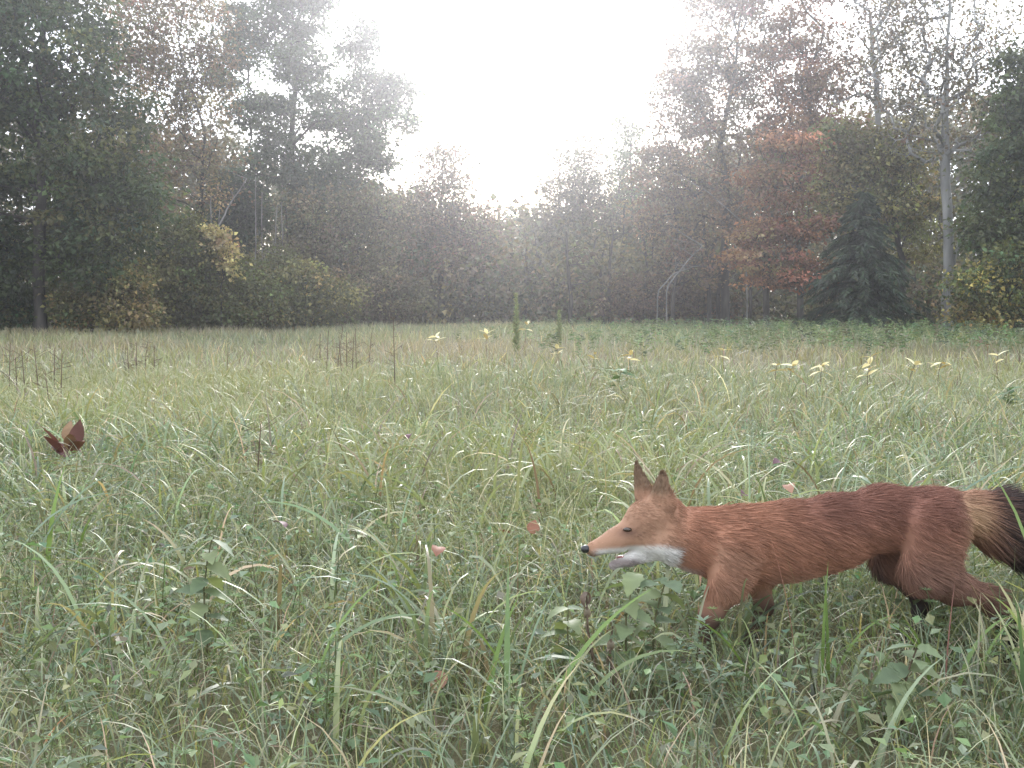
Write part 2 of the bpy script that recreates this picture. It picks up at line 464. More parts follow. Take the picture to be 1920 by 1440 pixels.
# right side
make_tree("brown_maple", "tall brown-leaved maple with an airy crown edging the sky on the right", 44, 1360,
          [(1300, 110, 60, 66), (1270, 190, 55, 60), (1350, 190, 80, 70), (1290, 290, 80, 70), (1400, 80, 70, 80), (1240, 330, 60, 60), (1250, 420, 70, 60), (1340, 400, 80, 65), (1420, 300, 60, 80), (1370, -30, 90, 70), (1290, 500, 80, 50)],
          BROWN, trunk_px=[(1360, 500), (1365, 380), (1350, 270), (1380, 130), (1390, 20)], dens=30, per=36, sig=.27, leaf=.11, maxr=.17, bf=.25)
make_tree("rust_maple", "tall rust-red maple behind the glowing orange layers", 42, 1500,
          [(1510, 50, 52, 58), (1480, 140, 60, 60), (1540, 150, 60, 60), (1490, 240, 70, 60), (1570, 250, 50, 60), (1540, -40, 60, 50), (1500, 320, 90, 60)],
          [(.16, .08, .055), (.18, .09, .06), (.14, .085, .055)], trunk_px=[(1498, 480), (1500, 350), (1520, 200), (1510, 60)], dens=30, per=38, sig=.27, leaf=.11, maxr=.15)
make_tree("orange_maple", "smaller maple with flat layers of orange-red leaves beside the dark spruce", 36, 1436,
          [(1450, 490, 85, 26), (1430, 440, 60, 30), (1480, 420, 70, 34), (1435, 330, 55, 20), (1470, 270, 60, 22), (1460, 375, 50, 16), (1490, 520, 80, 20)],
          RUST, trunk_px=[(1436, 540), (1440, 450), (1455, 350), (1470, 260)], dens=46, per=40, sig=.27, leaf=.105, maxr=.11, flat=.3)
make_tree("yellow_tree", "yellow-green tree with pale drooping leaves above the dark spruce", 38, 1690,
          [(1580, 270, 60, 50), (1650, 290, 70, 55), (1600, 350, 75, 50), (1690, 340, 60, 45), (1560, 400, 60, 40), (1640, 400, 70, 40), (1730, 400, 40, 40), (1720, 460, 40, 30)],
          [(.17, .155, .065), (.14, .14, .055), (.20, .175, .08), (.12, .12, .055)], dens=32, per=36, sig=.27, leaf=.125, maxr=.11)
make_tree("pale_tree", "nearly bare pale-barked tree with a forked trunk and upswept limbs at the right", 36, 1776,
          [(1770, 40, 130, 90), (1690, 130, 90, 90), (1850, 130, 80, 100), (1770, 200, 110, 90), (1720, 260, 60, 60), (1830, 270, 60, 60), (1700, 20, 70, 70)],
          [(.13, .10, .07), (.15, .115, .075), (.10, .095, .06)], trunk_px=[(1776, 480), (1774, 350), (1772, 230), (1776, 110), (1780, -30)], dens=44, per=11, sig=.24, leaf=.095, maxr=.16,
          bark=M_BARKG, drop=.2, bf=.12, tipr=.017)
make_tree("bare_tree", "thin bare grey tree standing left of the forked pale one", 39, 1640,
          [(1620, 60, 70, 80), (1660, 150, 60, 70), (1590, 150, 50, 60), (1640, -30, 90, 60)],
          BROWN, trunk_px=[(1645, 450), (1655, 300), (1640, 150), (1630, 20)], dens=42, per=10, sig=.24, leaf=.10, maxr=.11, tipr=.015, bark=M_BARKG, drop=.2, bf=.2)
make_tree("green_tree", "plain green tree leaning in beside the gold bush at the right end of the wood", 34, 1905,
          [(1900, 240, 60, 70), (1950, 300, 90, 90), (1880, 330, 60, 60), (1900, 410, 80, 60), (1850, 440, 50, 50), (1960, 150, 80, 80), (1940, 470, 70, 70)],
          PLAIN, dens=32, per=42, sig=.27, leaf=.125, maxr=.14)
make_tree("gold_bush", "bush of gold and tan leaves at the right end of the wood edge", 32, 1845,
          [(1815, 535, 45, 34), (1870, 555, 55, 40), (1900, 500, 45, 40), (1840, 590, 50, 24), (1930, 560, 60, 45)],
          GOLD + PLAIN + OLIVE, dens=60, per=34, sig=.24, leaf=.11, maxr=.05, cat="bush")
for bx, lab, D, lobes, cols in (
    (335, "rounded green bush hung with pale yellow vine leaves", 37, [(340, 450, 62, 48), (330, 510, 80, 50), (390, 500, 50, 55), (300, 570, 60, 35), (380, 570, 70, 35)], OLIVE),
    (170, "yellowing bush under the low limbs of the dark oak", 33.5, [(180, 560, 60, 40), (230, 530, 50, 45), (150, 590, 50, 25), (240, 585, 60, 28)], [(.16, .14, .055), (.10, .10, .04), (.22, .17, .08)]),
    (450, "low olive bush in front of the bare pale stems", 38, [(450, 545, 70, 50), (510, 570, 60, 36), (420, 585, 60, 26), (480, 590, 80, 22)], OLIVE),
    (570, "straggling yellow-green bush below the grey-brown scrub", 39, [(560, 540, 60, 50), (610, 560, 60, 45), (560, 590, 70, 24), (520, 510, 40, 45)], [(.13, .13, .05), (.10, .105, .045), (.17, .15, .06)]),
    (690, "brown shadowy bush between the scrub and the multi-stemmed tree", 43, [(690, 540, 60, 50), (740, 560, 60, 40), (680, 590, 60, 22)], [(.10, .09, .05), (.12, .095, .06)]),
    (1040, "dim olive bush at the foot of the slender tree", 50, [(1030, 560, 60, 40), (1090, 565, 60, 40), (960, 570, 60, 34)], OLIVE),
    (1230, "dim brown bush among the thin trunks", 46, [(1180, 560, 60, 45), (1250, 560, 60, 40), (1320, 570, 60, 36)], BROWN),
    (-30, "dark green bush at the foot of the oak's far side", 34, [(-30, 560, 70, 50), (30, 580, 60, 34), (-120, 560, 80, 60)], G_OAK),
):
    make_tree("edge_bush", lab, D, bx, lobes, cols, dens=60, per=36, sig=.26, leaf=.11, maxr=.05, cat="bush", depth=1.1)
# vine of pale yellow leaves on the green bush
make_tree("yellow_vine", "trailing vine of pale yellow leaves down the side of the rounded green bush", 36.2, 418,
          [(408, 450, 14, 26), (425, 475, 12, 26), (430, 500, 8, 20), (400, 430, 16, 10)], [(.36, .29, .14), (.30, .24, .12), (.26, .22, .10)], dens=90, per=20, sig=.14, leaf=.11, maxr=.02, cat="vine", drop=.1)
# beyond the frame on both sides, so that the wood goes on
make_tree("oak_tree", "dark oak past the left end of the field", 30, -330, [(-330, 100, 200, 150), (-380, 300, 200, 150), (-280, 420, 170, 120)], G_OAK, dens=20, per=34, sig=.42, leaf=.17, maxr=.2)
make_tree("green_tree", "plain green tree past the right end of the field", 31, 2180, [(2180, 120, 200, 150), (2150, 320, 180, 140), (2220, 440, 180, 120)], PLAIN, dens=20, per=34, sig=.42, leaf=.17, maxr=.2)

# spruce: drooping whorled sprays
def make_spruce():
    D, bpx = 34.0, 1612
    bx = XW(bpx, D); bz = float(ground(bx, D))
    root = thing("spruce_tree", "broad dark spruce with drooping layered boughs at the wood edge", "tree", (bx, D, bz))
    H = float(P(bpx, 355, D)[2]) - bz
    V, Q = tube_path([(0, 0, z) for z in np.linspace(-.05, H, 8)], np.linspace(.13, .015, 8), 8)
    link("trunk", mesh_data("trunk", V, Q, M_BARK), root)
    A, B, R = [], [], []; pos, d, C = [], [], []
    for z in np.linspace(.15, H * .97, 34):
        f = 1 - z / H
        n = 9 if f > .3 else 6
        for k in range(n):
            az = rng.uniform(0, 6.283); Lb = (0.05 + 2.35 * f ** .85) * rng.uniform(.6, 1.2)
            p = np.array([0, 0, z + rng.normal(0, .05)])
            m = 7; prev = p
            for s in range(1, m + 1):
                t = s / m
                q = p + np.array([math.cos(az) * Lb * t, math.sin(az) * Lb * t, Lb * (.12 * t - .42 * t * t)]) + rng.normal(0, .015, 3)
                A.append(prev); B.append(q); R.append(.016 * (1 - t) + .004)
                nn = 13
                for _ in range(nn):
                    tt = rng.random(); b = prev * (1 - tt) + q * tt
                    side = rng.choice([-1, 1]); a2 = az + side * rng.uniform(.3, 1.0)
                    pos.append(b); d.append((math.cos(a2), math.sin(a2), rng.uniform(-.9, -.1)))
                prev = q
    R = np.array(R)
    V, Q = tubes(np.array(A), np.array(B), R, R * .8, 3)
    link("boughs", mesh_data("boughs", V, Q, M_BARK), root)
    pos, d = np.array(pos), np.array(d); N = len(pos)
    C = pal([(.045, .060, .034), (.055, .074, .040), (.034, .048, .030)], N, .25)
    l = rng.uniform(.14, .30, N)
    v, q, c = kites(pos, d, rng.normal(0, .5, (N, 3)) + np.array([0, 0, 1.]), l, l * .26, C, .1)
    link("crown", mesh_data("crown", v, q, M_NEEDLE, c, smooth=False), root)
make_spruce()

# bare pale stems and dead limbs
def stem_thing(name, label, D, path_px, r0, r1, mat, group=None, twigs=0, cat="dead tree"):
    p0 = path_px[0]
    bx = XW(p0[0], D); bz = float(ground(bx, D)) - .05
    root = thing(name, label, cat, (bx, D, bz), group)
    o = np.array([bx, D, bz])
    pts = [o] + [P(a, b, D + i * .12) for i, (a, b) in enumerate(path_px)]
    pts = np.array(pts); s = np.linspace(0, len(pts) - 1, len(pts) * 4)
    pts = np.stack([np.interp(s, np.arange(len(pts)), pts[:, i]) for i in range(3)], 1)
    pts[2:] += np.cumsum(rng.normal(0, .012, (len(pts) - 2, 3)), 0)
    rad = np.linspace(r0, r1, len(pts))
    V, Q = tube_path(pts - o, rad, 6)
    link("trunk", mesh_data("trunk", V, Q, mat), root)
    if twigs:
        for _ in range(twigs):
            i = rng.integers(len(pts) // 3, len(pts)); a = pts[i] - o
            dv = rng.normal(0, 1, 3); dv[2] = abs(dv[2]) * .8 + .1; dv /= np.linalg.norm(dv)
            Lb = rng.uniform(.4, 1.3); b = a + dv * Lb
            A, B, RA, RB = [a], [b], [rad[i] * .5], [.006]
            for _ in range(2):
                t = rng.uniform(.3, .9); a2 = a + dv * Lb * t; b2 = a2 + (dv + rng.normal(0, .6, 3)) * rng.uniform(.2, .5)
                A.append(a2); B.append(b2); RA.append(rad[i] * .3); RB.append(.004)
            V, Q = tubes(A, B, RA, RB, 4)
            link("branch", mesh_data("branch", V, Q, mat), root)
    return root
stem_thing("dead_sapling", "pale bare stem leaning right above the yellow vine", 40, [(402, 560), (405, 430), (425, 390), (462, 335)], .055, .018, M_DEAD, twigs=4)
stem_thing("dead_sapling", "straight pale bare stem left of the leaning one", 40.4, [(396, 560), (395, 450), (394, 365)], .045, .018, M_DEAD, twigs=2)
for x, y in ((478, 330), (488, 360), (515, 385), (528, 380), (410, 345)):
    stem_thing("sapling_stem", "thin upright grey stem in the gap beside the small dark evergreen", 42 + rng.random(), [(x + rng.normal(0, 4), 560), (x + 2, 460), (x + rng.normal(0, 6), y)], .04, .014, M_DEAD, "thin grey stems by the evergreen", 3)
stem_thing("snag", "pale forked snag standing under the sky gap", 55, [(1003, 580), (1003, 500), (1006, 440)], .06, .02, M_DEAD, twigs=5)
stem_thing("dead_limb", "grey dead limb arching right beneath the brown maple", 40, [(1232, 545), (1262, 512), (1300, 498), (1335, 500)], .028, .008, M_DEAD, twigs=4, cat="branch")
stem_thing("dead_limb", "grey dead limb rising steeply and forking beneath the brown maple", 40.5, [(1250, 540), (1285, 490), (1315, 460), (1270, 430), (1245, 410)], .028, .008, M_DEAD, twigs=4, cat="branch")
stem_thing("dead_limb", "long thin dead limb slanting down across the brown maple's crown", 41, [(1400, 560), (1395, 420), (1330, 360), (1262, 325)], .028, .008, M_DEAD, twigs=3, cat="branch")
stem_thing("dead_limb", "pale broken limb bowed over in the scrub left of the multi-stemmed tree", 43, [(600, 540), (640, 480), (690, 455), (720, 462)], .028, .008, M_DEAD, twigs=4, cat="branch")
stem_thing("forked_limb", "pale side stem forking right from the foot of the pale-barked tree", 35.8, [(1780, 545), (1790, 500), (1806, 440)], .10, .05, M_BARKG, cat="branch")
for x in ((760, 490), (795, 480), (890, 510), (965, 490), (925, 500)):
    stem_thing("slanting_stem", "dark stem fanning out from the foot of the pinkish multi-stemmed tree", 49.6 + rng.random() * .6, [(832 + (x[0] - 832) * .15, 585), (832 + (x[0] - 832) * .6, 545), x], .07, .02, M_BARK, "stems fanning from the multi-stemmed tree", 3, cat="stem")
# dim trunks in the wood's shade on the right
tx = [1105, 1130, 1143, 1208, 1222, 1262, 1290, 1330, 1345, 1372, 1405, 1475, 1010, 985, 1170, 1395, 1070, 1730, 1705, 1870, 520, 610, 545, 700]
for i, x in enumerate(tx):
    D = rng.uniform(43, 54)
    w = ("behind the straggling yellow-green bush" if x < 650 else "behind the brown shadowy bush" if x < 900 else "beneath the slender hazy tree" if x < 1120 else "beneath the spiky poplar" if x < 1200
         else "among the dim brown bush" if x < 1310 else "beneath the brown maple" if x < 1450 else "between orange maple and spruce" if x < 1600 else "behind the dark spruce" if x < 1800 else "behind the gold bush")
    lab = "slim dark trunk in the wood's shade " + w
    stem_thing("slim_tree", lab, D, [(x, 560), (x + rng.normal(0, 5), 500), (x + rng.normal(0, 10), (430 if 960 < x < 1160 else 360) + rng.random() * 50)], rng.uniform(.07, .13), .04, M_BARK, "slim trunks " + w, 8, cat="tree")

# the wood behind: one mass
def far_woods():
    parts_v, parts_l = [], []
    n = 1900
    px = rng.uniform(-400, 2320, n); D = rng.uniform(56, 84, n)
    e = np.abs(px - 955) / 960
    topy = np.where(px < 955, np.interp(px, [-500, 300, 560, 780, 900, 955], [80, 230, 330, 400, 425, 430]),
                    np.interp(px, [955, 1020, 1150, 1300, 1500, 2400], [430, 420, 390, 300, 250, 80]))
    f = rng.random(n) ** .8
    py = 600 - (600 - topy) * f
    pts = np.array([P(a, b, d) for a, b, d in zip(px, py, D)])
    v1 = leaf_clusters(pts, 30, .85, [(.10, .085, .06), (.12, .095, .06), (.085, .085, .045), (.075, .08, .05)], .36, .30, .8, .2)
    # undergrowth along the edge
    n = 1300
    px = rng.uniform(-300, 2250, n); D = rng.uniform(44, 58, n)
    py = 600 - rng.random(n) ** 1.3 * 150
    pts2 = np.array([P(a, b, d) for a, b, d in zip(px, py, D)])
    pts2[:, 2] = np.maximum(pts2[:, 2], .3)
    v2 = leaf_clusters(pts2, 28, .55, [(.09, .085, .05), (.11, .09, .055), (.075, .08, .04), (.12, .10, .05)], .20, .16, .8, .2)
    n = 420
    pts3 = np.array([P(a, 600, d) for a, d in zip(rng.uniform(-500, 2400, n), rng.uniform(60, 90, n))])
    pts3[:, 2] = rng.uniform(.2, 2.2, n)
    v3 = leaf_clusters(pts3, 30, .8, [(.09, .085, .05), (.11, .09, .055)], .36, .30, .6, .2)
    V, Q, C = join([v1, v2, v3])
    o = link("far_woods", mesh_data("far_woods", V, Q, M_LEAF, C, smooth=False))
    rep(o, "stuff", "hazy mass of autumn woods and undergrowth behind the edge trees", "woods")
    A, B, RA, RB = [], [], [], []
    for _ in range(260):
        x = rng.uniform(-400, 2300); D = rng.uniform(52, 80)
        a = np.array([XW(x, D), D, -.1]); h = rng.uniform(4, 9) * (0.4 if 700 < x < 1200 else 1)
        b = a + np.array([rng.normal(0, .4), 0, h]); A.append(a); B.append(b); r = rng.uniform(.05, .14); RA.append(r); RB.append(r * .4)
    V, Q = tubes(A, B, RA, RB, 6)
    o = link("far_trunks", mesh_data("far_trunks", V, Q, M_BARK))
    rep(o, "stuff", "dim trunks deep inside the hazy wood", "woods")
far_woods()

# ----------------------------------------------------------------- meadow
SAGE, YGR, DKG, STRAW, BRN = (.20, .235, .145), (.245, .265, .125), (.13, .165, .095), (.42, .35, .22), (.19, .14, .10)

def wedge(n, y0, y1, ext=.6, pw=1.0):
    u = rng.random(n)
    y = np.sqrt(y0 ** 2 + (y1 ** 2 - y0 ** 2) * u) if pw == 1 else y0 + (y1 - y0) * u ** pw
    x = rng.uniform(-1, 1, n) * (.53 * y + ext)
    return x, y

def in_fox(x, y):                                        # keep the strip before the fox shorter
    return np.clip(1 - np.abs(x - .55) / .62, 0, 1) * ((y > 1.5) & (y < 2.5))

def zone_colors(x, y, n):
    """species patches: greener hollows, yellowed tufts, brown seeding bands farther out"""
    a = fbm(x, y, .9, 3); b = fbm(x, y, .35, 5); f = np.clip((y - 6) / 8, 0, 1)
    c = pal([SAGE, SAGE, YGR, DKG], n, .16)
    yel = np.array([.26, .27, .125]); c = np.where((a > .25)[:, None], c * .5 + yel * .5, c)
    brown = np.clip((b + .05) * 1.1, 0, .8) * f
    right_green = np.clip((y - 17) / 5, 0, 1) * np.clip((x + 1) / 5, 0, 1)
    brown = brown * (1 - right_green) + .18 * f
    c = c * (1 - brown[:, None]) + np.array([.27, .215, .15]) * brown[:, None]
    c = c * (1 - .75 * right_green[:, None]) + pal([(.13, .19, .095), (.16, .215, .105)], n, .15) * .75 * right_green[:, None]
    s = rng.random(n) < .11
    c[s] = pal([STRAW, BRN], int(s.sum()), .2)
    return c

def grass_layer(name, n, y0, y1, L, W, th1, nseg, label, ext=.6, clump=0.0, lenpatch=.3):
    x, y = wedge(n, y0, y1, ext)
    if clump:
        cx, cy = wedge(max(20, n // 14), y0, y1, ext)
        k = rng.integers(0, len(cx), n)
        s = rng.random(n) < clump
        x = np.where(s, cx[k] + rng.normal(0, .035 + .004 * y0, n), x); y = np.where(s, cy[k] + rng.normal(0, .035 + .004 * y0, n), y)
    keep = (y > 1.02)
    x, y = x[keep], y[keep]; n = len(x)
    base = np.stack([x, y, ground(x, y) - .01], 1)
    l = rng.uniform(*L, n) * (1 + lenpatch * fbm(x, y, 1.6, 11)) * (1 - .38 * in_fox(x, y))
    w = rng.uniform(*W, n)
    az = rng.uniform(0, 6.283, n)
    t0 = np.abs(rng.normal(0, .28, n)); t1 = t0 + rng.uniform(*th1, n)
    C = zone_colors(x, y, n)
    tip = np.where(rng.random(n)[:, None] < .25, pal([STRAW], n, .2), C * 1.08)
    V, Q, Cv = blades(base, l, w, az, t0, t1, nseg, C, tipC=tip)
    o = link(name, mesh_data(name, V, Q, M_GRASS, Cv))
    rep(o, "stuff", label, "grass")
grass_layer("near_grass", 47000, 1.02, 4.6, (.09, .23), (.0018, .0044), (.5, 2.4), 4, "fine tangled green grass blades of the near meadow", ext=.5, clump=.45)
grass_layer("broad_grass", 2900, 1.05, 5.5, (.22, .40), (.005, .012), (.8, 2.6), 8, "broad arching pale green grass blades among the finer grass", ext=.5, clump=.7)
grass_layer("middle_grass", 60000, 4.4, 12.5, (.12, .27), (.0035, .008), (.4, 2.2), 3, "pale tangled grass in the middle of the meadow", ext=1.0, clump=.4)
grass_layer("broad_middle_grass", 4200, 5, 14, (.24, .40), (.008, .014), (.8, 2.4), 5, "broad arching blades in the middle of the meadow", ext=1.0, clump=.6)
grass_layer("far_grass", 75000, 12, 50, (.18, .36), (.010, .024), (.3, 1.4), 2, "hazy grass of the far meadow up to the wood edge", ext=4.0, clump=.3)

# small-leaved ground cover and whorled herbs near the camera
def ground_cover():
    n = 34000
    x, y = wedge(n, 1.05, 6.0, .5)
    k = fbm(x, y, 1.3, 21) > -.25; x, y = x[k], y[k]; n = len(x)
    h = rng.random(n) ** 1.5 * .15 * (1 - .3 * in_fox(x, y)) + .01
    pos = np.stack([x, y, ground(x, y) + h], 1)
    a = rng.uniform(0, 6.283, n)
    d = np.stack([np.cos(a), np.sin(a), rng.normal(.1, .35, n)], 1)
    l = rng.uniform(.012, .034, n)
    C = pal([(.12, .17, .085), (.16, .205, .11), (.15, .18, .115), (.20, .22, .11)], n, .2)
    p1 = kites(pos, d, rng.normal(0, .3, (n, 3)) + np.array([0, 0, 1.]), l, l * rng.uniform(.35, .75, n), C, .15)
    # whorled bedstraw: stars of narrow leaflets up a thin stem
    m = 620
    x, y = wedge(m, 1.2, 4.6, .5)
    pp, dd, ll, cc = [], [], [], []
    base, top = [], []
    for i in range(m):
        g = float(ground(x[i], y[i])); hh = rng.uniform(.10, .20) * (1 - .3 * float(in_fox(x[i], y[i]))); lean = rng.normal(0, .04, 2)
        base.append((x[i], y[i], g)); top.append((x[i] + lean[0], y[i] + lean[1], g + hh))
        c = pal([(.14, .19, .085), (.17, .215, .10), (.15, .18, .10)], 1)[0]
        for w in range(5):
            t = .35 + .65 * w / 4; r = .026 * (1 - .45 * t) * rng.uniform(.8, 1.2); a0 = rng.random() * 6.28
            for q in range(7):
                aa = a0 + q * .898
                pp.append((x[i] + lean[0] * t, y[i] + lean[1] * t, g + hh * t)); dd.append((math.cos(aa), math.sin(aa), .35)); ll.append(r); cc.append(c)
    ll = np.array(ll)
    p2 = kites(np.array(pp), np.array(dd), np.tile([0, 0, 1.], (len(pp), 1)), ll, ll * .22, np.array(cc), .1)
    V, Q, C = join([p1, p2])
    sv, sq = tubes(base, top, np.full(m, .0016), np.full(m, .001), 3)
    V, Q, C = join([(V, Q, C), (sv, sq, np.tile([.12, .14, .06], (len(sv), 1)))])
    o = link("ground_cover", mesh_data("ground_cover", V, Q, M_HERB, C, smooth=False))
    rep(o, "stuff", "small-leaved herbs and whorled bedstraw growing through the near grass", "herbs")
ground_cover()

# leafy forbs standing along the far side of the field
def far_forbs():
    n = 2600
    y = rng.uniform(17, 42, n); x = rng.uniform(-.3, .53, n) * y + rng.normal(0, 1, n)
    k = rng.random(n) < np.clip(.15 + x / 8, .015, 1); x, y = x[k], y[k]; n = len(x)
    g = ground(x, y); H = rng.uniform(.22, .48, n)
    idx = np.repeat(np.arange(n), 16); N = len(idx)
    t = rng.uniform(.3, 1, N)
    pos = np.stack([x[idx] + rng.normal(0, .03, N), y[idx] + rng.normal(0, .03, N), g[idx] + H[idx] * t], 1)
    a = rng.uniform(0, 6.283, N)
    d = np.stack([np.cos(a), np.sin(a), rng.uniform(-.2, .8, N)], 1)
    l = rng.uniform(.05, .12, N)
    C = pal([(.13, .18, .095), (.165, .21, .11), (.11, .155, .09), (.19, .20, .12)], n, .25)[idx]
    o = link("far_forbs", mesh_data("far_forbs", *[z for z in kites(pos, d, np.tile([0, 0, 1.], (N, 1)), l, l * .4, C)][:2], M_HERB, np.repeat(C, 4, 0), smooth=False))
    rep(o, "stuff", "band of leafy green weeds before the right side of the wood", "weeds")
far_forbs()

# ----------------------------------------------------------------- single plants
def leaf_mesh(name, L, W, C, mat, curl=.5, n=6, fold=.2, tip=None, serr=0.0):
    """one real leaf along +X: midrib fold, curl and a pointed tip"""
    t = np.linspace(0, 1, n + 1)
    w = np.sin(np.clip(t * .96 + .04, 0, 1) ** .75 * math.pi) * W * .5 + 0.0005
    if serr: w = w * (1 + serr * np.where(np.arange(n + 1) % 2, 1, -1))
    ang = -curl * t
    x = np.concatenate([[0], np.cumsum(np.cos(ang[1:]))]) / n * L
    z = np.concatenate([[0], np.cumsum(np.sin(ang[1:]))]) / n * L
    V = np.stack([np.stack([x, w, z + w * fold], 1), np.stack([x, 0 * x, z], 1), np.stack([x, -w, z + w * fold], 1)], 1).reshape(-1, 3)
    Q = []
    for s in range(n):
        a = 3 * s; Q += [[a, a + 1, a + 4, a + 3], [a + 1, a + 2, a + 5, a + 4]]
    c = np.repeat(np.array(C)[None], len(V), 0)
    tt = np.repeat(t, 3)[:, None]
    if tip is not None: c = c * (1 - tt ** 2) + np.array(tip)[None] * tt ** 2
    c = c * (1 + rng.normal(0, .08, (len(V), 1)))
    return mesh_data(name, V, np.array(Q), mat, np.clip(c, .005, .9))

def place_leaf(data, parent, loc, az, pitch, roll=0.0, s=1.0):
    o = link("leaf", data, parent, loc)
    o.rotation_euler = (Matrix.Rotation(az, 3, 'Z') @ Matrix.Rotation(-pitch, 3, 'Y') @ Matrix.Rotation(roll, 3, 'X')).to_euler()
    o.scale = (s, s, s)
    return o

def weed(name, label, px, D, H, leaf_sets, nodes, per=2, lean=(0, 0), stem_r=.003, mat=M_STEM, pitch=(-.4, .3), s=(.8, 1.15), t0=.25, group=None, cat="weed", taper=.25, topleaf=True):
    x = XW(px, D); z = float(ground(x, D))
    root = thing(name, label, cat, (x, D, z), group)
    k = np.linspace(0, 1, 7)
    pts = np.stack([lean[0] * k ** 1.6 + .006 * np.sin(k * 7) * H / .3, lean[1] * k ** 1.6, k * H - .01], 1)
    V, Q = tube_path(pts, np.linspace(stem_r, stem_r * .45, 7), 5)
    link("stem", mesh_data("stem", V, Q, mat), root)
    a0 = rng.random() * 6.28
    for i in range(nodes):
        t = t0 + (1 - t0) * i / max(1, nodes - 1)
        p = [np.interp(t, k, pts[:, j]) for j in range(3)]
        for q in range(per):
            az = a0 + i * 1.571 + q * 2 * math.pi / per + rng.normal(0, .2)
            place_leaf(leaf_sets[rng.integers(len(leaf_sets))], root, p, az, rng.uniform(*pitch), rng.normal(0, .25), rng.uniform(*s) * (1 - taper * t))
    return root

L_NET = [leaf_mesh("nettle_leaf", .074, .046, c, M_HERB, cu, 8, .25, serr=.12) for c, cu in (((.16, .20, .10), .5), ((.19, .22, .11), .9), ((.13, .17, .095), .3))]
L_WILT = [leaf_mesh("wilted_leaf", .075, .03, c, M_DRY, cu, 8, .35, serr=.08) for c, cu in (((.15, .11, .085), 1.9), ((.19, .155, .11), 2.3), ((.14, .14, .075), 1.3))]
L_MUG = [leaf_mesh("mugwort_leaf", .030, .007, c, M_HERB, .3, 4, .2) for c in ((.20, .25, .17), (.17, .22, .14))]
L_YEL = [leaf_mesh("yellow_leaf", .125, .045, c, M_DRY, .5, 6, .2) for c in ((.62, .52, .24), (.55, .45, .20), (.66, .60, .36))]
L_GRN = [leaf_mesh("green_leaf", .14, .055, c, M_HERB, .5, 6, .2) for c in ((.10, .16, .07), (.13, .19, .09))]
L_DOCK = [leaf_mesh("dock_leaf", .14, .066, c, M_DRY, cu, 8, .3) for c, cu in (((.16, .065, .055), .3), ((.22, .14, .08), .7), ((.13, .07, .065), .2), ((.17, .085, .06), 1.0))]
L_FALL = [leaf_mesh("fallen_leaf", .046, .036, c, M_DRY, cu, 6, .35) for c, cu in (((.34, .19, .13), .8), ((.24, .11, .07), .5), ((.12, .06, .07), 1.1))]

weed("nettle", "upright nettle-like weed with toothed green leaves and no blooms, well clear of the fox", 372, 2.12, .285, L_NET, 9, 2, (.01, .02), .003, t0=.3)
weed("nettle", "leafy green weed just under the fox's open jaw", 1172, 2.02, .245, L_NET, 8, 2, (.02, .0), .003, t0=.3)
weed("nettle", "leafy green weed leaning between the fox's chin and forelegs", 1222, 2.06, .215, L_NET, 7, 2, (.03, .02), .003, t0=.3)
weed("wilted_weed", "weed with drooping greyish wilted leaves below the fox's muzzle", 1120, 2.0, .215, L_WILT, 5, 2, (-.02, .0), .004, M_BROWN, (-1.0, -.2), (.45, .7), .45)
weed("wilted_weed", "small weed with purple-grey withered leaves beside the nettle near the fox", 1150, 1.97, .16, L_WILT, 4, 2, (.0, .0), .004, M_BROWN, (-1.2, -.4), (.4, .6), .5)
weed("nettle", "small leafy weed half buried in the grass below the fox's nose tip", 1075, 2.05, .17, L_NET, 6, 2, (-.01, 0), .0025, t0=.3)
for i, (px, D, H, lab) in enumerate(((1312, 2.02, .155, "grey-green mugwort shoot before the fox's lifted foreleg"), (1268, 1.98, .13, "grey-green mugwort shoot at the foot of the leafy weeds by the fox"),
                                    (1345, 1.9, .10, "low grey-green mugwort shoot in front of the fox's chest"), (820, 2.05, .15, "feathery mugwort shoot out in the grass ahead of the fox"), (640, 2.3, .16, "feathery mugwort shoot between the nettle and the fox"))):
    weed("mugwort", lab, px, D, H, L_MUG, 12, 5, (.01, 0), .002, pitch=(.1, .7), s=(.8, 1.1), t0=.3)
weed("nettle", "tall leafy weed with a reddish stem at the field's near right corner", 1700, 1.8, .17, L_NET, 7, 2, (.03, .01), .003, M_BROWN, t0=.35)

# yellow-leaved plants scattered over the middle distance
YN = ["before the slender hazy tree", "before the spiky poplar", "before the brown maple", "before the orange maple, one of a close pair", "before the orange maple, one of a close pair", "between orange maple and dark spruce",
      "before the dark spruce, the taller of two", "before the dark spruce, the lower of two", "at the spruce's side towards the pale-barked tree", "before the forked pale-barked tree", "before the gold bush",
      "before the low tree in the sky gap", "before the pinkish multi-stemmed tree", "beside the tall pale green spike", "below the short pale green spike"]
YP = [(1115, 662, 12), (1182, 664, 12), (1360, 655, 11.5), (1455, 683, 10.2), (1480, 684, 10.4), (1540, 684, 10), (1632, 668, 10.5), (1628, 692, 9.6), (1703, 682, 10), (1758, 678, 10), (1872, 665, 11), (912, 625, 17), (820, 630, 17), (985, 608, 21), (1050, 652, 13)]
for i, (px, py, D) in enumerate(YP):
    top = P(px, py, D)[2] - float(ground(XW(px, D), D))
    weed("yellowed_plant", "weed with pale yellow upturned leaves " + YN[i], px, D, max(.2, top), L_YEL, 2, int(rng.integers(2, 4)), (rng.normal(0, .03), 0), .005, M_BROWN, (-.1, .9), (.8, 1.25) if D < 15 else (1.2, 1.7), .82, "yellowed weeds in the brownish grass", cat="plant", taper=.1)
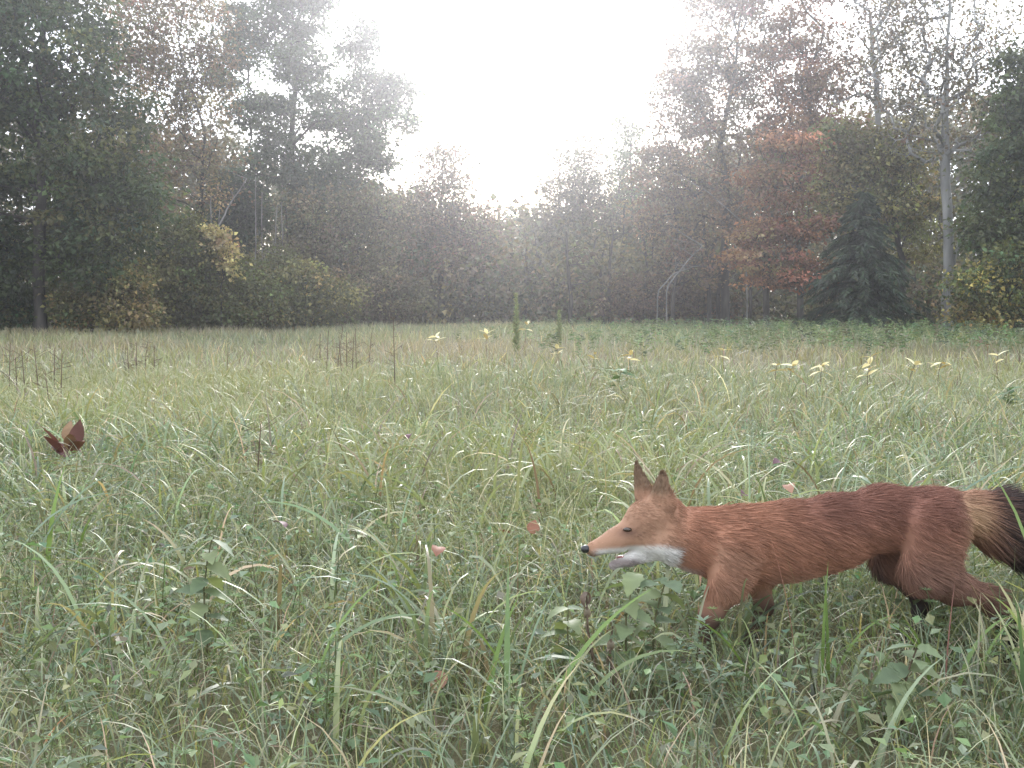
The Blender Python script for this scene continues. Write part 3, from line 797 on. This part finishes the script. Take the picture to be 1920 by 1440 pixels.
for px, py, D, lab in ((1890, 738, 7.5, "broad-leaved green plant at the meadow's right side"), (1668, 628, 21, "tall green weed before the dark spruce"), (1160, 690, 9.0, "green weed among the grass beyond the fox")):
    top = P(px, py, D)[2] - float(ground(XW(px, D), D))
    weed("green_weed", lab, px, D, max(.2, top), L_GRN, 5, 3, (.02, 0), .005, pitch=(-.2, .6), s=(.8, 1.3), t0=.5)

def spike(px, D, py_top, label, col0):
    x = XW(px, D); z = float(ground(x, D)); H = P(px, py_top, D)[2] - z
    root = thing("flower_spike", label, "plant", (x, D, z))
    V, Q = tube_path([(0, 0, t * H) for t in np.linspace(0, 1, 6)], np.linspace(.012, .005, 6), 5)
    link("stem", mesh_data("stem", V, Q, M_STEM), root)
    n = 420
    t = rng.random(n); a = rng.uniform(0, 6.283, n)
    pos = np.stack([np.zeros(n), np.zeros(n), t * H], 1)
    d = np.stack([np.cos(a), np.sin(a), np.full(n, 1.1)], 1)
    l = (.07 * (1 - t) + .06) * rng.uniform(.7, 1.2, n)
    v, q, c = kites(pos, d, np.tile([0, 0, 1.], (n, 1)), l, l * .3, pal([col0], n, .15))
    link("foliage", mesh_data("foliage", v, q, M_HERB, c, smooth=False), root)
spike(968, 20, 552, "tall pale green leafy spike standing above the field before the gap", (.26, .29, .15))
spike(1048, 23, 584, "short pale green leafy spike right of the tall one", (.26, .29, .15))

def dead_stalk(px, D, py_top, label, group=None, umbel=True):
    x = XW(px, D); z = float(ground(x, D)); H = P(px, py_top, D)[2] - z
    root = thing("dead_stalk", label, "dead weed", (x, D, z - .01), group)
    k = np.linspace(0, 1, 7); lx = rng.normal(0, .03)
    V, Q = tube_path(np.stack([lx * k ** 1.5, 0 * k, k * H], 1), np.linspace(.0055, .0026, 7) * (D / 8) ** .5, 5)
    link("stem", mesh_data("stem", V, Q, M_BROWN), root)
    A, B = [], []
    for _ in range(16):
        t = rng.uniform(.3, .95); a = rng.uniform(0, 6.28); l = rng.uniform(.03, .10)
        p = np.array([lx * t ** 1.5, 0, t * H]); A.append(p); B.append(p + np.array([math.cos(a) * l, math.sin(a) * l, rng.uniform(-.3, .9) * l]))
    if umbel:
        for _ in range(14):
            a = rng.uniform(0, 6.28); p = np.array([lx, 0, H * .97]); A.append(p); B.append(p + np.array([math.cos(a), math.sin(a), rng.uniform(.3, 1.2)]) * rng.uniform(.012, .03))
    r = np.full(len(A), .0020) * (D / 9) ** .5
    V, Q = tubes(A, B, r * .6, r, 4)
    rep(link("seed_heads", mesh_data("seed_heads", V, Q, M_BROWN), root), "stuff")
dead_stalk(740, 9.6, 592, "tall dry brown stalk with a flat seed head, taller than the grass around it")
dead_stalk(478, 4.3, 785, "slim dark dry stalk rising from the pale grass ahead of the fox", None, False)
for px, D, py in ((15, 9, 640), (45, 8.5, 655), (70, 9.5, 645), (100, 10, 650), (30, 8.8, 668), (112, 8.6, 660), (90, 7.5, 690)):
    dead_stalk(px, D, py, "dark dry weed stalk in the patch below the oak", "dry stalks below the oak", False)
for px, D, py in ((255, 12, 640), (270, 12.4, 636), (288, 11.8, 645), (240, 11.5, 650)):
    dead_stalk(px, D, py, "dark dry weed stalk in the patch below the yellowing bush", "dry stalks below the yellowing bush", False)
for px, D, py in ((612, 12, 618), (632, 12.6, 612), (650, 12.2, 620), (668, 12.4, 614), (690, 12, 622), (640, 11.6, 628), (600, 12.8, 626), (660, 11.8, 630)):
    dead_stalk(px, D, py, "reddish dry weed stalk left of the tall flat-headed one", "reddish dry stalks by the tall one", False)

# red-brown dock clump, fallen leaves
def dock():
    px, D = 122, 4.9; x = XW(px, D); z = float(ground(x, D))
    root = thing("dock_plant", "clump of wide red-brown and tan dock leaves sticking out of the grass", "plant", (x, D, z))
    V, Q = tube_path([(0, 0, -.01), (.003, 0, .08), (.0, 0, .16)], [.006, .005, .004], 5)
    link("stem", mesh_data("stem", V, Q, M_BROWN), root)
    for i, (ax, pz, az, pt) in enumerate(((-.03, .10, 3.6, 1.15), (.0, .15, 1.9, 1.35), (.035, .12, 5.6, 1.3), (.03, .10, -.9, 1.0), (-.03, .10, 4.2, .9), (.015, .11, 4.9, 1.2), (-.01, .08, 2.6, .7))):
        place_leaf(L_DOCK[i % 4], root, (ax, 0, pz), az, pt, rng.normal(0, .3), rng.uniform(.8, 1.1))
dock()
for px, D, h, k, lab in ((832, 1.95, .07, 0, "curled pinkish tan leaf lying on the grass in the foreground"), (935, 3.05, .11, 1, "brown curled leaf caught in the grass ahead of the fox's nose"),
                         (998, 2.95, .12, 1, "rust-brown leaf in the grass beside the fox's brow"), (770, 4.6, .22, 2, "dark brown leaf caught high in the pale grass"),
                         (1468, 3.5, .24, 2, "purple-brown leaf in the grass above the fox's back"), (1402, 3.1, .20, 2, "dull purple leaf in the grass behind the fox's neck"),
                         (1480, 3.3, .2, 0, "tan leaf in the grass just above the fox's back"), (530, 2.9, .15, 2, "purple leaf lying in the grass away from the fox"), (820, 2.6, .16, 1, "brown crumpled leaf in the grass between nettle and fox")):
    x = XW(px, D)
    o = link("fallen_leaf", L_FALL[k], None, (x, D, float(ground(x, D)) + h), (rng.normal(0, .5), rng.normal(-.3, .4), rng.uniform(0, 6.28)))
    rep(o, None, lab, "leaf")

# tall blades standing before the fox
def blade_tuft(label, px, D, specs):
    x = XW(px, D); z = float(ground(x, D))
    root = thing("grass_tuft", label, "grass tuft", (x, D, z))
    for (ox, L, W, az, t0, t1, c) in specs:
        V, Q, C = blades(np.array([[ox, rng.normal(0, .01), -.01]]), np.array([L]), np.array([W]), np.array([az]), np.array([t0]), np.array([t1]), 9, np.array([c]), tw=np.array([rng.normal(.4, .3)]), tipC=np.array([c]) * 1.1)
        link("blade", mesh_data("blade", V, Q, M_GRASS, C), root)
    return root
g1, g2, red = (.15, .22, .06), (.12, .18, .05), (.26, .12, .10)
blade_tuft("tuft of tall green blades with one red stalk standing across the fox's flank", 1530, 2.06,
           [(-.005, .30, .010, 2.6, .02, .45, g1), (.02, .26, .008, .5, .0, .10, g1), (.035, .24, .007, 4, .05, .2, g2), (-.02, .34, .003, 3.0, .1, .35, red), (0, .2, .009, 5.6, .3, 1.4, g2), (.05, .22, .008, .3, .3, 1.6, g1)])
blade_tuft("tuft of arching green blades before the fox's elbow", 1430, 2.0,
           [(0, .24, .008, 3.2, .25, 1.3, g1), (.01, .25, .009, 3.0, .1, 2.4, (.18, .22, .09)), (.02, .22, .008, .2, .3, 1.8, g2), (-.03, .20, .007, 2.7, .5, 1.2, g1), (.03, .24, .006, .1, .0, .3, (.2, .2, .09))])
blade_tuft("tuft of bright green blades before the fox's hind foot", 1790, 2.02,
           [(0, .20, .009, 2.8, .3, 1.2, g1), (.02, .22, .010, .4, .2, 1.5, g1), (-.03, .20, .008, 3.6, .1, .9, g2), (.05, .2, .008, .1, .1, 1.0, g1), (.0, .24, .003, .6, .05, .2, red)])
blade_tuft("tuft of broad bluish blades at the meadow's near left edge", 40, 2.9,
           [(0, .40, .017, .3, .25, 1.2, (.13, .18, .10)), (-.06, .42, .016, .2, .35, 1.6, (.14, .19, .11)), (.05, .34, .014, 1.2, .05, .5, g1), (.09, .36, .013, .6, .05, .6, g1), (-.02, .3, .013, 3.3, .4, 1.9, (.14, .19, .11)), (.12, .3, .012, 5.5, .2, 1.2, g2)])
blade_tuft("tuft of long arching blades at the foot of the nettle well clear of the fox", 520, 1.92,
           [(0, .38, .013, 3.1, .3, 1.9, (.15, .20, .09)), (.02, .36, .012, .3, .3, 2.0, (.15, .20, .10)), (.05, .30, .012, .1, .1, 1.0, g1), (-.04, .32, .011, 2.9, .2, 1.6, g1), (.08, .3, .011, 5.2, .3, 1.8, g2)])
blade_tuft("tuft of wide upright blades in the foreground grass ahead of the fox", 950, 1.85,
           [(0, .30, .014, 1.5, .02, .25, (.13, .19, .09)), (.05, .34, .013, .1, .35, 1.1, g1), (.03, .28, .012, 2.7, .2, 1.3, g1), (-.04, .26, .011, .6, .1, .6, g2), (.1, .3, .010, .1, .4, 1.9, (.17, .21, .09)), (-.09, .3, .012, 3.0, .2, 1.1, g1)])

# ----------------------------------------------------------------- the fox
def surface_nets(fv, org, h):
    s = fv < 0
    nx, ny, nz = fv.shape
    acc = np.zeros((nx - 1, ny - 1, nz - 1, 3)); cnt = np.zeros((nx - 1, ny - 1, nz - 1))
    cor = [(i, j, k) for i in (0, 1) for j in (0, 1) for k in (0, 1)]
    def sub(a, c): return a[c[0]:nx - 1 + c[0], c[1]:ny - 1 + c[1], c[2]:nz - 1 + c[2]]
    for a in cor:
        for ax in range(3):
            if a[ax] == 0:
                b = list(a); b[ax] = 1; b = tuple(b)
                fa, fb = sub(fv, a), sub(fv, b)
                m = (fa < 0) != (fb < 0)
                t = np.where(m, fa / np.where(m, fa - fb, 1), 0)
                p = np.zeros(fa.shape + (3,)); p[..., 0] = a[0]; p[..., 1] = a[1]; p[..., 2] = a[2]; p[..., ax] += t
                acc += np.where(m[..., None], p, 0); cnt += m
    act = cnt > 0
    idx = -np.ones(act.shape, int); idx[act] = np.arange(act.sum())
    g = np.stack(np.meshgrid(np.arange(nx - 1), np.arange(ny - 1), np.arange(nz - 1), indexing='ij'), -1)
    V = (g[act] + acc[act] / cnt[act][:, None]) * h + org
    Q = []
    for ax in range(3):
        o1, o2 = [i for i in range(3) if i != ax]
        sl = [slice(1, -1)] * 3; sl[ax] = slice(0, -1)
        sl2 = list(sl); sl2[ax] = slice(1, None)
        A, B = s[tuple(sl)], s[tuple(sl2)]
        ch = np.argwhere(A != B)
        inside = A[A != B]
        off = [1, 1, 1]; off[ax] = 0
        c = ch + np.array(off)
        def cell(d1, d2):
            k = c.copy(); k[:, o1] -= d1; k[:, o2] -= d2
            return idx[k[:, 0], k[:, 1], k[:, 2]]
        q = np.stack([cell(1, 1), cell(0, 1), cell(0, 0), cell(1, 0)], 1)
        flip = inside if ax != 1 else ~inside
        q = np.where(flip[:, None], q, q[:, ::-1])
        Q.append(q)
    return V, np.concatenate(Q)

def build_fox():
    D0 = 2.29
    K = 1 / 888.0
    def Fp(px, py, dy=0.0):
        p = P(px, py, D0); p[1] = D0 + dy; return p
    prim = []                                            # (a, b, ra, rb, smooth, squash axis, squash)
    def rc(a, b, ra, rb, k=.02, ax=None, sq=1.0): prim.append((a, b, ra * K, rb * K, k, ax, sq))
    Y = np.array([0, 1.0, 0])
    # trunk
    rc(Fp(1385, 1020), Fp(1470, 1015), 62, 66, .03, Y, 1.18)
    rc(Fp(1470, 1012), Fp(1560, 1000), 66, 63, .03, Y, 1.15)
    rc(Fp(1560, 995), Fp(1650, 974), 60, 54, .03, Y, 1.12)
    rc(Fp(1650, 970), Fp(1745, 972), 52, 56, .03, Y, 1.05)
    rc(Fp(1400, 1050), Fp(1530, 1040), 40, 30, .03, Y, 1.1)
    # neck and head (turned a little towards the camera)
    rc(Fp(1400, 1015), Fp(1290, 1003, -.012), 60, 52, .03, Y, 1.1)
    rc(Fp(1320, 1020, -.01), Fp(1262, 1008, -.02), 52, 40, .03)
    rc(Fp(1238, 966, -.022), Fp(1206, 970, -.032), 42, 37, .02)
    rc(Fp(1246, 1006, -.025), Fp(1205, 1006, -.035), 40, 29, .02)
    rc(Fp(1240, 1012, -.055), Fp(1215, 1008, -.055), 18, 12, .02)
    rc(Fp(1196, 984, -.036), Fp(1150, 1004, -.052), 30, 22, .016)
    rc(Fp(1150, 1004, -.052), Fp(1107, 1017, -.066), 21.5, 13.5, .010)
    rc(Fp(1218, 1027, -.034), Fp(1172, 1041, -.048), 17, 12, .010)
    rc(Fp(1172, 1041, -.048), Fp(1143, 1048, -.058), 11, 8, .006)
    # ears: flattened cones
    en = np.array([-.55, -.83, .1]); en /= np.linalg.norm(en)
    rc(Fp(1233, 930, -.050), Fp(1235, 888, -.056), 27, 10, .010, en, 2.4)
    en2 = np.array([-.6, -.8, .1]); en2 /= np.linalg.norm(en2)
    rc(Fp(1208, 926, .008), Fp(1194, 876, .016), 22, 7, .010, en2, 2.4)
    # tail
    tl = [(1770, 950, 30, 0), (1815, 965, 38, 0), (1865, 978, 46, .005), (1925, 1000, 50, .012), (1995, 1034, 50, .02), (2060, 1070, 38, .03), (2110, 1098, 14, .035)]
    for a, b in zip(tl[:-1], tl[1:]): rc(Fp(a[0], a[1], a[3]), Fp(b[0], b[1], b[3]), a[2], b[2], .014)
    # legs
    def leg(pts, k=.014):
        for a, b in zip(pts[:-1], pts[1:]): rc(Fp(a[0], a[1], a[3]), Fp(b[0], b[1], b[3]), a[2], b[2], k)
    leg([(1375, 1020, 46, -.045), (1352, 1085, 30, -.060), (1322, 1140, 19, -.062), (1300, 1200, 13, -.062), (1296, 1222, 13, -.062), (1276, 1231, 11, -.064)], .02)
    leg([(1402, 1030, 44, .04), (1432, 1092, 26, .055), (1444, 1150, 16, .055), (1424, 1205, 12, .055), (1418, 1226, 12, .055), (1400, 1233, 10, .055)], .02)
    leg([(1738, 985, 58, -.035), (1722, 1055, 46, -.058), (1770, 1090, 30, -.056), (1822, 1106, 17, -.054), (1862, 1150, 13, -.054), (1884, 1206, 13, -.054), (1866, 1231, 10, -.056)], .02)
    leg([(1736, 985, 55, .04), (1698, 1060, 42, .055), (1728, 1105, 24, .055), (1748, 1140, 15, .055), (1722, 1212, 12, .055), (1700, 1232, 10, .055)], .02)
    h = .005
    pts = np.array([p for q in prim for p in q[:2]])
    lo = pts.min(0) - .10; hi = pts.max(0) + .10
    dims = np.ceil((hi - lo) / h).astype(int)
    ax = [lo[i] + h * np.arange(dims[i]) for i in range(3)]
    G = np.stack(np.meshgrid(*ax, indexing='ij'), -1).astype(np.float32)
    fv = np.full(G.shape[:3], 1.0, np.float32)
    for (a, b, ra, rb, k, axn, sq) in prim:
        mr = max(ra, rb) + .06
        i0 = np.maximum(((np.minimum(a, b) - mr - lo) / h).astype(int), 0); i1 = np.minimum(((np.maximum(a, b) + mr - lo) / h).astype(int) + 1, dims)
        sl = tuple(slice(i0[i], i1[i]) for i in range(3))
        p = G[sl] - a.astype(np.float32); ba = (b - a).astype(np.float32)
        if axn is not None:
            n = axn.astype(np.float32); ba2 = ba - n * np.dot(ba, n) + n * np.dot(ba, n) * sq
            p = p + (p @ n)[..., None] * n * (sq - 1); ba = ba2
        t = np.clip((p @ ba) / np.dot(ba, ba), 0, 1)
        d = np.linalg.norm(p - t[..., None] * ba, axis=-1) - (ra + (rb - ra) * t)
        f0 = fv[sl]
        hh = np.clip(.5 + .5 * (f0 - d) / k, 0, 1)
        fv[sl] = f0 * (1 - hh) + d * hh - k * hh * (1 - hh)
    # hollow of the near ear and of the far ear
    for c, r in ((Fp(1226, 912, -.078), 13), (Fp(1196, 905, -.008), 12)):
        d = np.linalg.norm((G - c.astype(np.float32)) * np.array([1, 1, .55], np.float32), axis=-1) - r * K
        fv = np.maximum(fv, -d)
    V, Q = surface_nets(fv, lo, h)
    # relax
    E = np.concatenate([Q[:, [0, 1]], Q[:, [1, 2]], Q[:, [2, 3]], Q[:, [3, 0]]])
    for _ in range(2):
        s = np.zeros_like(V); c = np.zeros(len(V))
        np.add.at(s, E[:, 0], V[E[:, 1]]); np.add.at(c, E[:, 0], 1); np.add.at(s, E[:, 1], V[E[:, 0]]); np.add.at(c, E[:, 1], 1)
        V = V * .6 + .4 * s / c[:, None]
    # place in the photograph's own pixel terms for the coat pattern
    def to_px(p):
        t = p[:, 1] * 0 + D0
        px = 960 + p[:, 0] / D0 * F * (D0 / (D0)) * (888 * D0 / F)
        py = 1240 - (p[:, 2] - Fp(960, 1240)[2]) * 888
        return px, py
    def S(x, a, b): 
        t = np.clip((x - a) / (b - a), 0, 1); return t * t * (3 - 2 * t)
    def coat(p):
        px, py = to_px(p)
        px = 960 + (p[:, 0]) * 888; near = p[:, 1] - D0
        n1 = np.sin(p[:, 0] * 60 + 3 * np.sin(p[:, 2] * 45)) * .5 + np.sin(p[:, 0] * 140 + p[:, 2] * 90) * .5
        orange, dark, pale = np.array([.30, .142, .088]), np.array([.165, .076, .058]), np.array([.38, .22, .145])
        white, black, buff, grey = np.array([.62, .58, .54]), np.array([.022, .019, .018]), np.array([.52, .34, .20]), np.array([.16, .10, .08])
        c = np.tile(orange, (len(p), 1))
        def mix(c, k, m): return c * (1 - m[:, None]) + k * m[:, None]
        c = mix(c, dark, S(px, 1400, 1540) * S(py, 1040, 930) * .8)              # darker saddle
        c = mix(c, grey, S(px, 1600, 1700) * S(py, 960, 1060) * .65)             # greyer haunch
        c = mix(c, pale, S(px, 1300, 1340) * S(px, 1420, 1350) * S(py, 990, 1020) * .5)
        c = mix(c, pale, S(px, 1400, 1450) * S(px, 1620, 1500) * S(py, 1040, 1080) * .45)
        c = c * (1 + .16 * n1[:, None])
        head = S(px, 1290, 1225)
        c = mix(c, np.array([.33, .195, .125]), head * .75)
        jaw = S(px, 1262, 1246) * S(py, 1000 + (1240 - px) * .06, 1010 + (1240 - px) * .06)
        c = mix(c, white, jaw * S(px, 1100, 1118)); c = mix(c, np.array([.17, .125, .115]), S(px, 1200, 1180) * S(py, 1028, 1036) * .85)
        c = mix(c, white, S(px, 1310, 1250) * S(py, 1040, 1060) * .7)
        c = mix(c, np.array([.10, .06, .05]), S(px, 1135, 1105) * S(py, 1012, 1024) * .6)
        c = mix(c, np.array([.13, .07, .05]), np.exp(-((px - 1170) / 20) ** 2 - ((py - 982) / 9) ** 2) * .9)   # dark rim of the eye
        c = mix(c, np.array([.12, .085, .055]), S(py, 925, 905) * head * .75)    # ears
        tail = S(px, 1812, 1850) * S(py, 895, 915)
        c = mix(c, buff, np.exp(-((px - 1800) / 30) ** 2 - ((py - 960) / 40) ** 2) * .8)
        c = mix(c, black * 1.8, tail * S(px, 1808, 1862) * .92)
        leg = S(py, 1095, 1155)
        c = mix(c, black * 1.6, leg * .8)
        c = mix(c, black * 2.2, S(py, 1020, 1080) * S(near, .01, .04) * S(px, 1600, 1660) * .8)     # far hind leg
        return np.clip(c, .01, .8)
    gp = np.array([XW(1550, D0), D0, 0.0])
    root = thing("fox", "red fox trotting with open jaw through the meadow grass, dark bushy tail behind", "fox", tuple(gp))
    m, n, l, out = new_mat("fox_coat")
    at = n.new("ShaderNodeAttribute"); at.attribute_name = "Col"
    pr = n.new("ShaderNodeBsdfPrincipled"); pr.inputs["Roughness"].default_value = .75; pr.inputs["Specular IOR Level"].default_value = .15
    l.new(at.outputs["Color"], pr.inputs["Base Color"]); l.new(pr.outputs[0], out.inputs["Surface"])
    link("body", mesh_data("fox_body", V - gp, Q, m, coat(V)), root)
    # hair
    tri = np.concatenate([Q[:, [0, 1, 2]], Q[:, [0, 2, 3]]])
    a, b, c = V[tri[:, 0]], V[tri[:, 1]], V[tri[:, 2]]
    nr = np.cross(b - a, c - a); area = np.linalg.norm(nr, axis=1); nr = nr / (area[:, None] + 1e-12)
    vn = np.zeros_like(V)
    for i in range(3): np.add.at(vn, tri[:, i], nr * area[:, None])
    vn /= np.linalg.norm(vn, axis=1, keepdims=True) + 1e-12
    cen = (a + b + c) / 3
    # outward check
    if np.mean(np.sum(nr * (cen - cen.mean(0)), 1)) < 0: nr = -nr; vn = -vn
    NH = 110000
    cpx = 960 + cen[:, 0] * 888
    ti = rng.choice(len(tri), NH, p=area * np.where(cpx < 1290, 3.2, 1) / np.sum(area * np.where(cpx < 1290, 3.2, 1)))
    u, v = rng.random(NH), rng.random(NH); f = u + v > 1; u[f], v[f] = 1 - u[f], 1 - v[f]
    root_p = a[ti] + u[:, None] * (b - a)[ti] + v[:, None] * (c - a)[ti]
    nn = vn[tri[ti, 0]] * (1 - u - v)[:, None] + vn[tri[ti, 1]] * u[:, None] + vn[tri[ti, 2]] * v[:, None]
    px, py = 960 + root_p[:, 0] * 888, 1240 - (root_p[:, 2] - Fp(960, 1240)[2]) * 888
    flow = np.tile([1.0, 0, -.45], (NH, 1))
    legm = S(py, 1060, 1110)[:, None]; flow = flow * (1 - legm) + np.array([.25, 0, -1.0]) * legm
    tm = S(px, 1790, 1830)[:, None]; flow = flow * (1 - tm) + np.array([1.0, .1, -.62]) * tm
    earm = (S(py, 930, 905) * S(px, 1270, 1250))[:, None]; flow = flow * (1 - earm) + np.array([0.1, 0, 1.0]) * earm
    fl = flow - nn * np.sum(flow * nn, 1, keepdims=True); fl /= np.linalg.norm(fl, axis=1, keepdims=True) + 1e-6
    ln = .026 + 0 * px
    ln = ln * (1 - .62 * S(px, 1345, 1225)) ; ln = np.where(px < 1200, np.maximum(.006, .006 + .004 * S(px, 1150, 1200)), ln); ln = ln + .008 * np.exp(-((px - 1255) / 22) ** 2 - ((py - 1018) / 25) ** 2)
    ln = ln * (1 - .84 * S(py, 1060, 1130)); ln = np.where(px > 1800, np.maximum(ln, .036 * S(px, 1800, 1850) + .018) * np.where(py > 1130, np.where(px < 1895, .3, 1), 1), ln)
    ln = ln * rng.uniform(.6, 1.25, NH)
    lift = np.where(px > 1800, .5, .32)
    dirv = fl + nn * (lift * rng.uniform(.5, 1.4, NH))[:, None] + rng.normal(0, .10, (NH, 3)); dirv /= np.linalg.norm(dirv, axis=1, keepdims=True)
    tt = np.array([0, .35, .7, 1.0])
    bend = fl * .35 - nn * .12
    pts = root_p[:, None] - nn[:, None] * .002 + dirv[:, None] * (tt[None, :, None] * ln[:, None, None]) + bend[:, None] * ((tt ** 2)[None, :, None] * ln[:, None, None])
    pts = pts - gp
    hc = bpy.data.hair_curves.new("fur")
    hc.add_curves([4] * NH)
    hc.attributes["position"].data.foreach_set("vector", np.ascontiguousarray(pts.reshape(-1), np.float32)) if "position" in hc.attributes else hc.points.foreach_set("position", pts.reshape(-1))
    ra = hc.attributes.get("radius") or hc.attributes.new("radius", 'FLOAT', 'POINT')
    rr = (np.where(px < 1240, .00055, .0008)[:, None] * np.array([1, .85, .55, .12])[None]).reshape(-1)
    ra.data.foreach_set("value", rr.astype(np.float32))
    C = coat(root_p) * (1 + rng.normal(0, .16, (NH, 1))); C = np.clip(C, .006, .85)
    ca = hc.attributes.new("Col", 'FLOAT_COLOR', 'CURVE')
    ca.data.foreach_set("color", np.concatenate([C, np.ones((NH, 1))], 1).astype(np.float32).ravel())
    hc.materials.append(m)
    link("fur", hc, root)
    # eye, nose
    def blob(name, c, r, mat, sc=(1, 1, 1)):
        th = np.linspace(0, math.pi, 9); ph = np.arange(12) * 2 * math.pi / 12
        vv = np.array([[math.sin(t) * math.cos(p) * sc[0], math.sin(t) * math.sin(p) * sc[1], math.cos(t) * sc[2]] for t in th for p in ph]) * r
        i = np.arange(9 * 12).reshape(9, 12)
        q = np.stack([i[:-1], np.roll(i[:-1], -1, 1), np.roll(i[1:], -1, 1), i[1:]], -1).reshape(-1, 4)
        return link(name, mesh_data(name, vv, q, mat), root, tuple(c - gp))
    meye = plain_mat("fox_eye", (.035, .02, .01), .12, .6)
    mnose = plain_mat("fox_nose", (.02, .018, .018), .35, .5)
    blob("eye", Fp(1170, 981, -.0695), .0072, meye, (1.3, .8, .62))
    blob("eye", Fp(1172, 979, -.004), .0075, meye, (1.2, .8, .8))
    blob("nose", Fp(1094, 1016, -.071), .0105, mnose, (1, .9, .8))
    mt = plain_mat("fox_tongue", (.30, .12, .11), .4, .4)
    blob("tongue", Fp(1168, 1035, -.050), .011, mt, (1.8, .7, .4))
build_fox()

# ----------------------------------------------------------------- haze
def build_haze():
    x0, x1, y0, y1, z0, z1 = -70, 70, -6, 95, -1.6, 24
    V = [(x, y, z) for x in (x0, x1) for y in (y0, y1) for z in (z0, z1)]
    Q = [(0, 1, 3, 2), (4, 6, 7, 5), (0, 4, 5, 1), (2, 3, 7, 6), (0, 2, 6, 4), (1, 5, 7, 3)]
    m, n, l, out = new_mat("haze")
    pv = n.new("ShaderNodeVolumePrincipled")
    pv.inputs["Color"].default_value = (.93, .94, 1.0, 1)
    pv.inputs["Density"].default_value = HAZE
    pv.inputs["Anisotropy"].default_value = .85
    l.new(pv.outputs[0], out.inputs["Volume"])
    o = link("haze", mesh_data("haze", np.array(V), np.array(Q), m, smooth=False))
    rep(o, "stuff", "thin bright morning haze over the field and wood", "haze")
HAZE = 0.0022
build_haze()
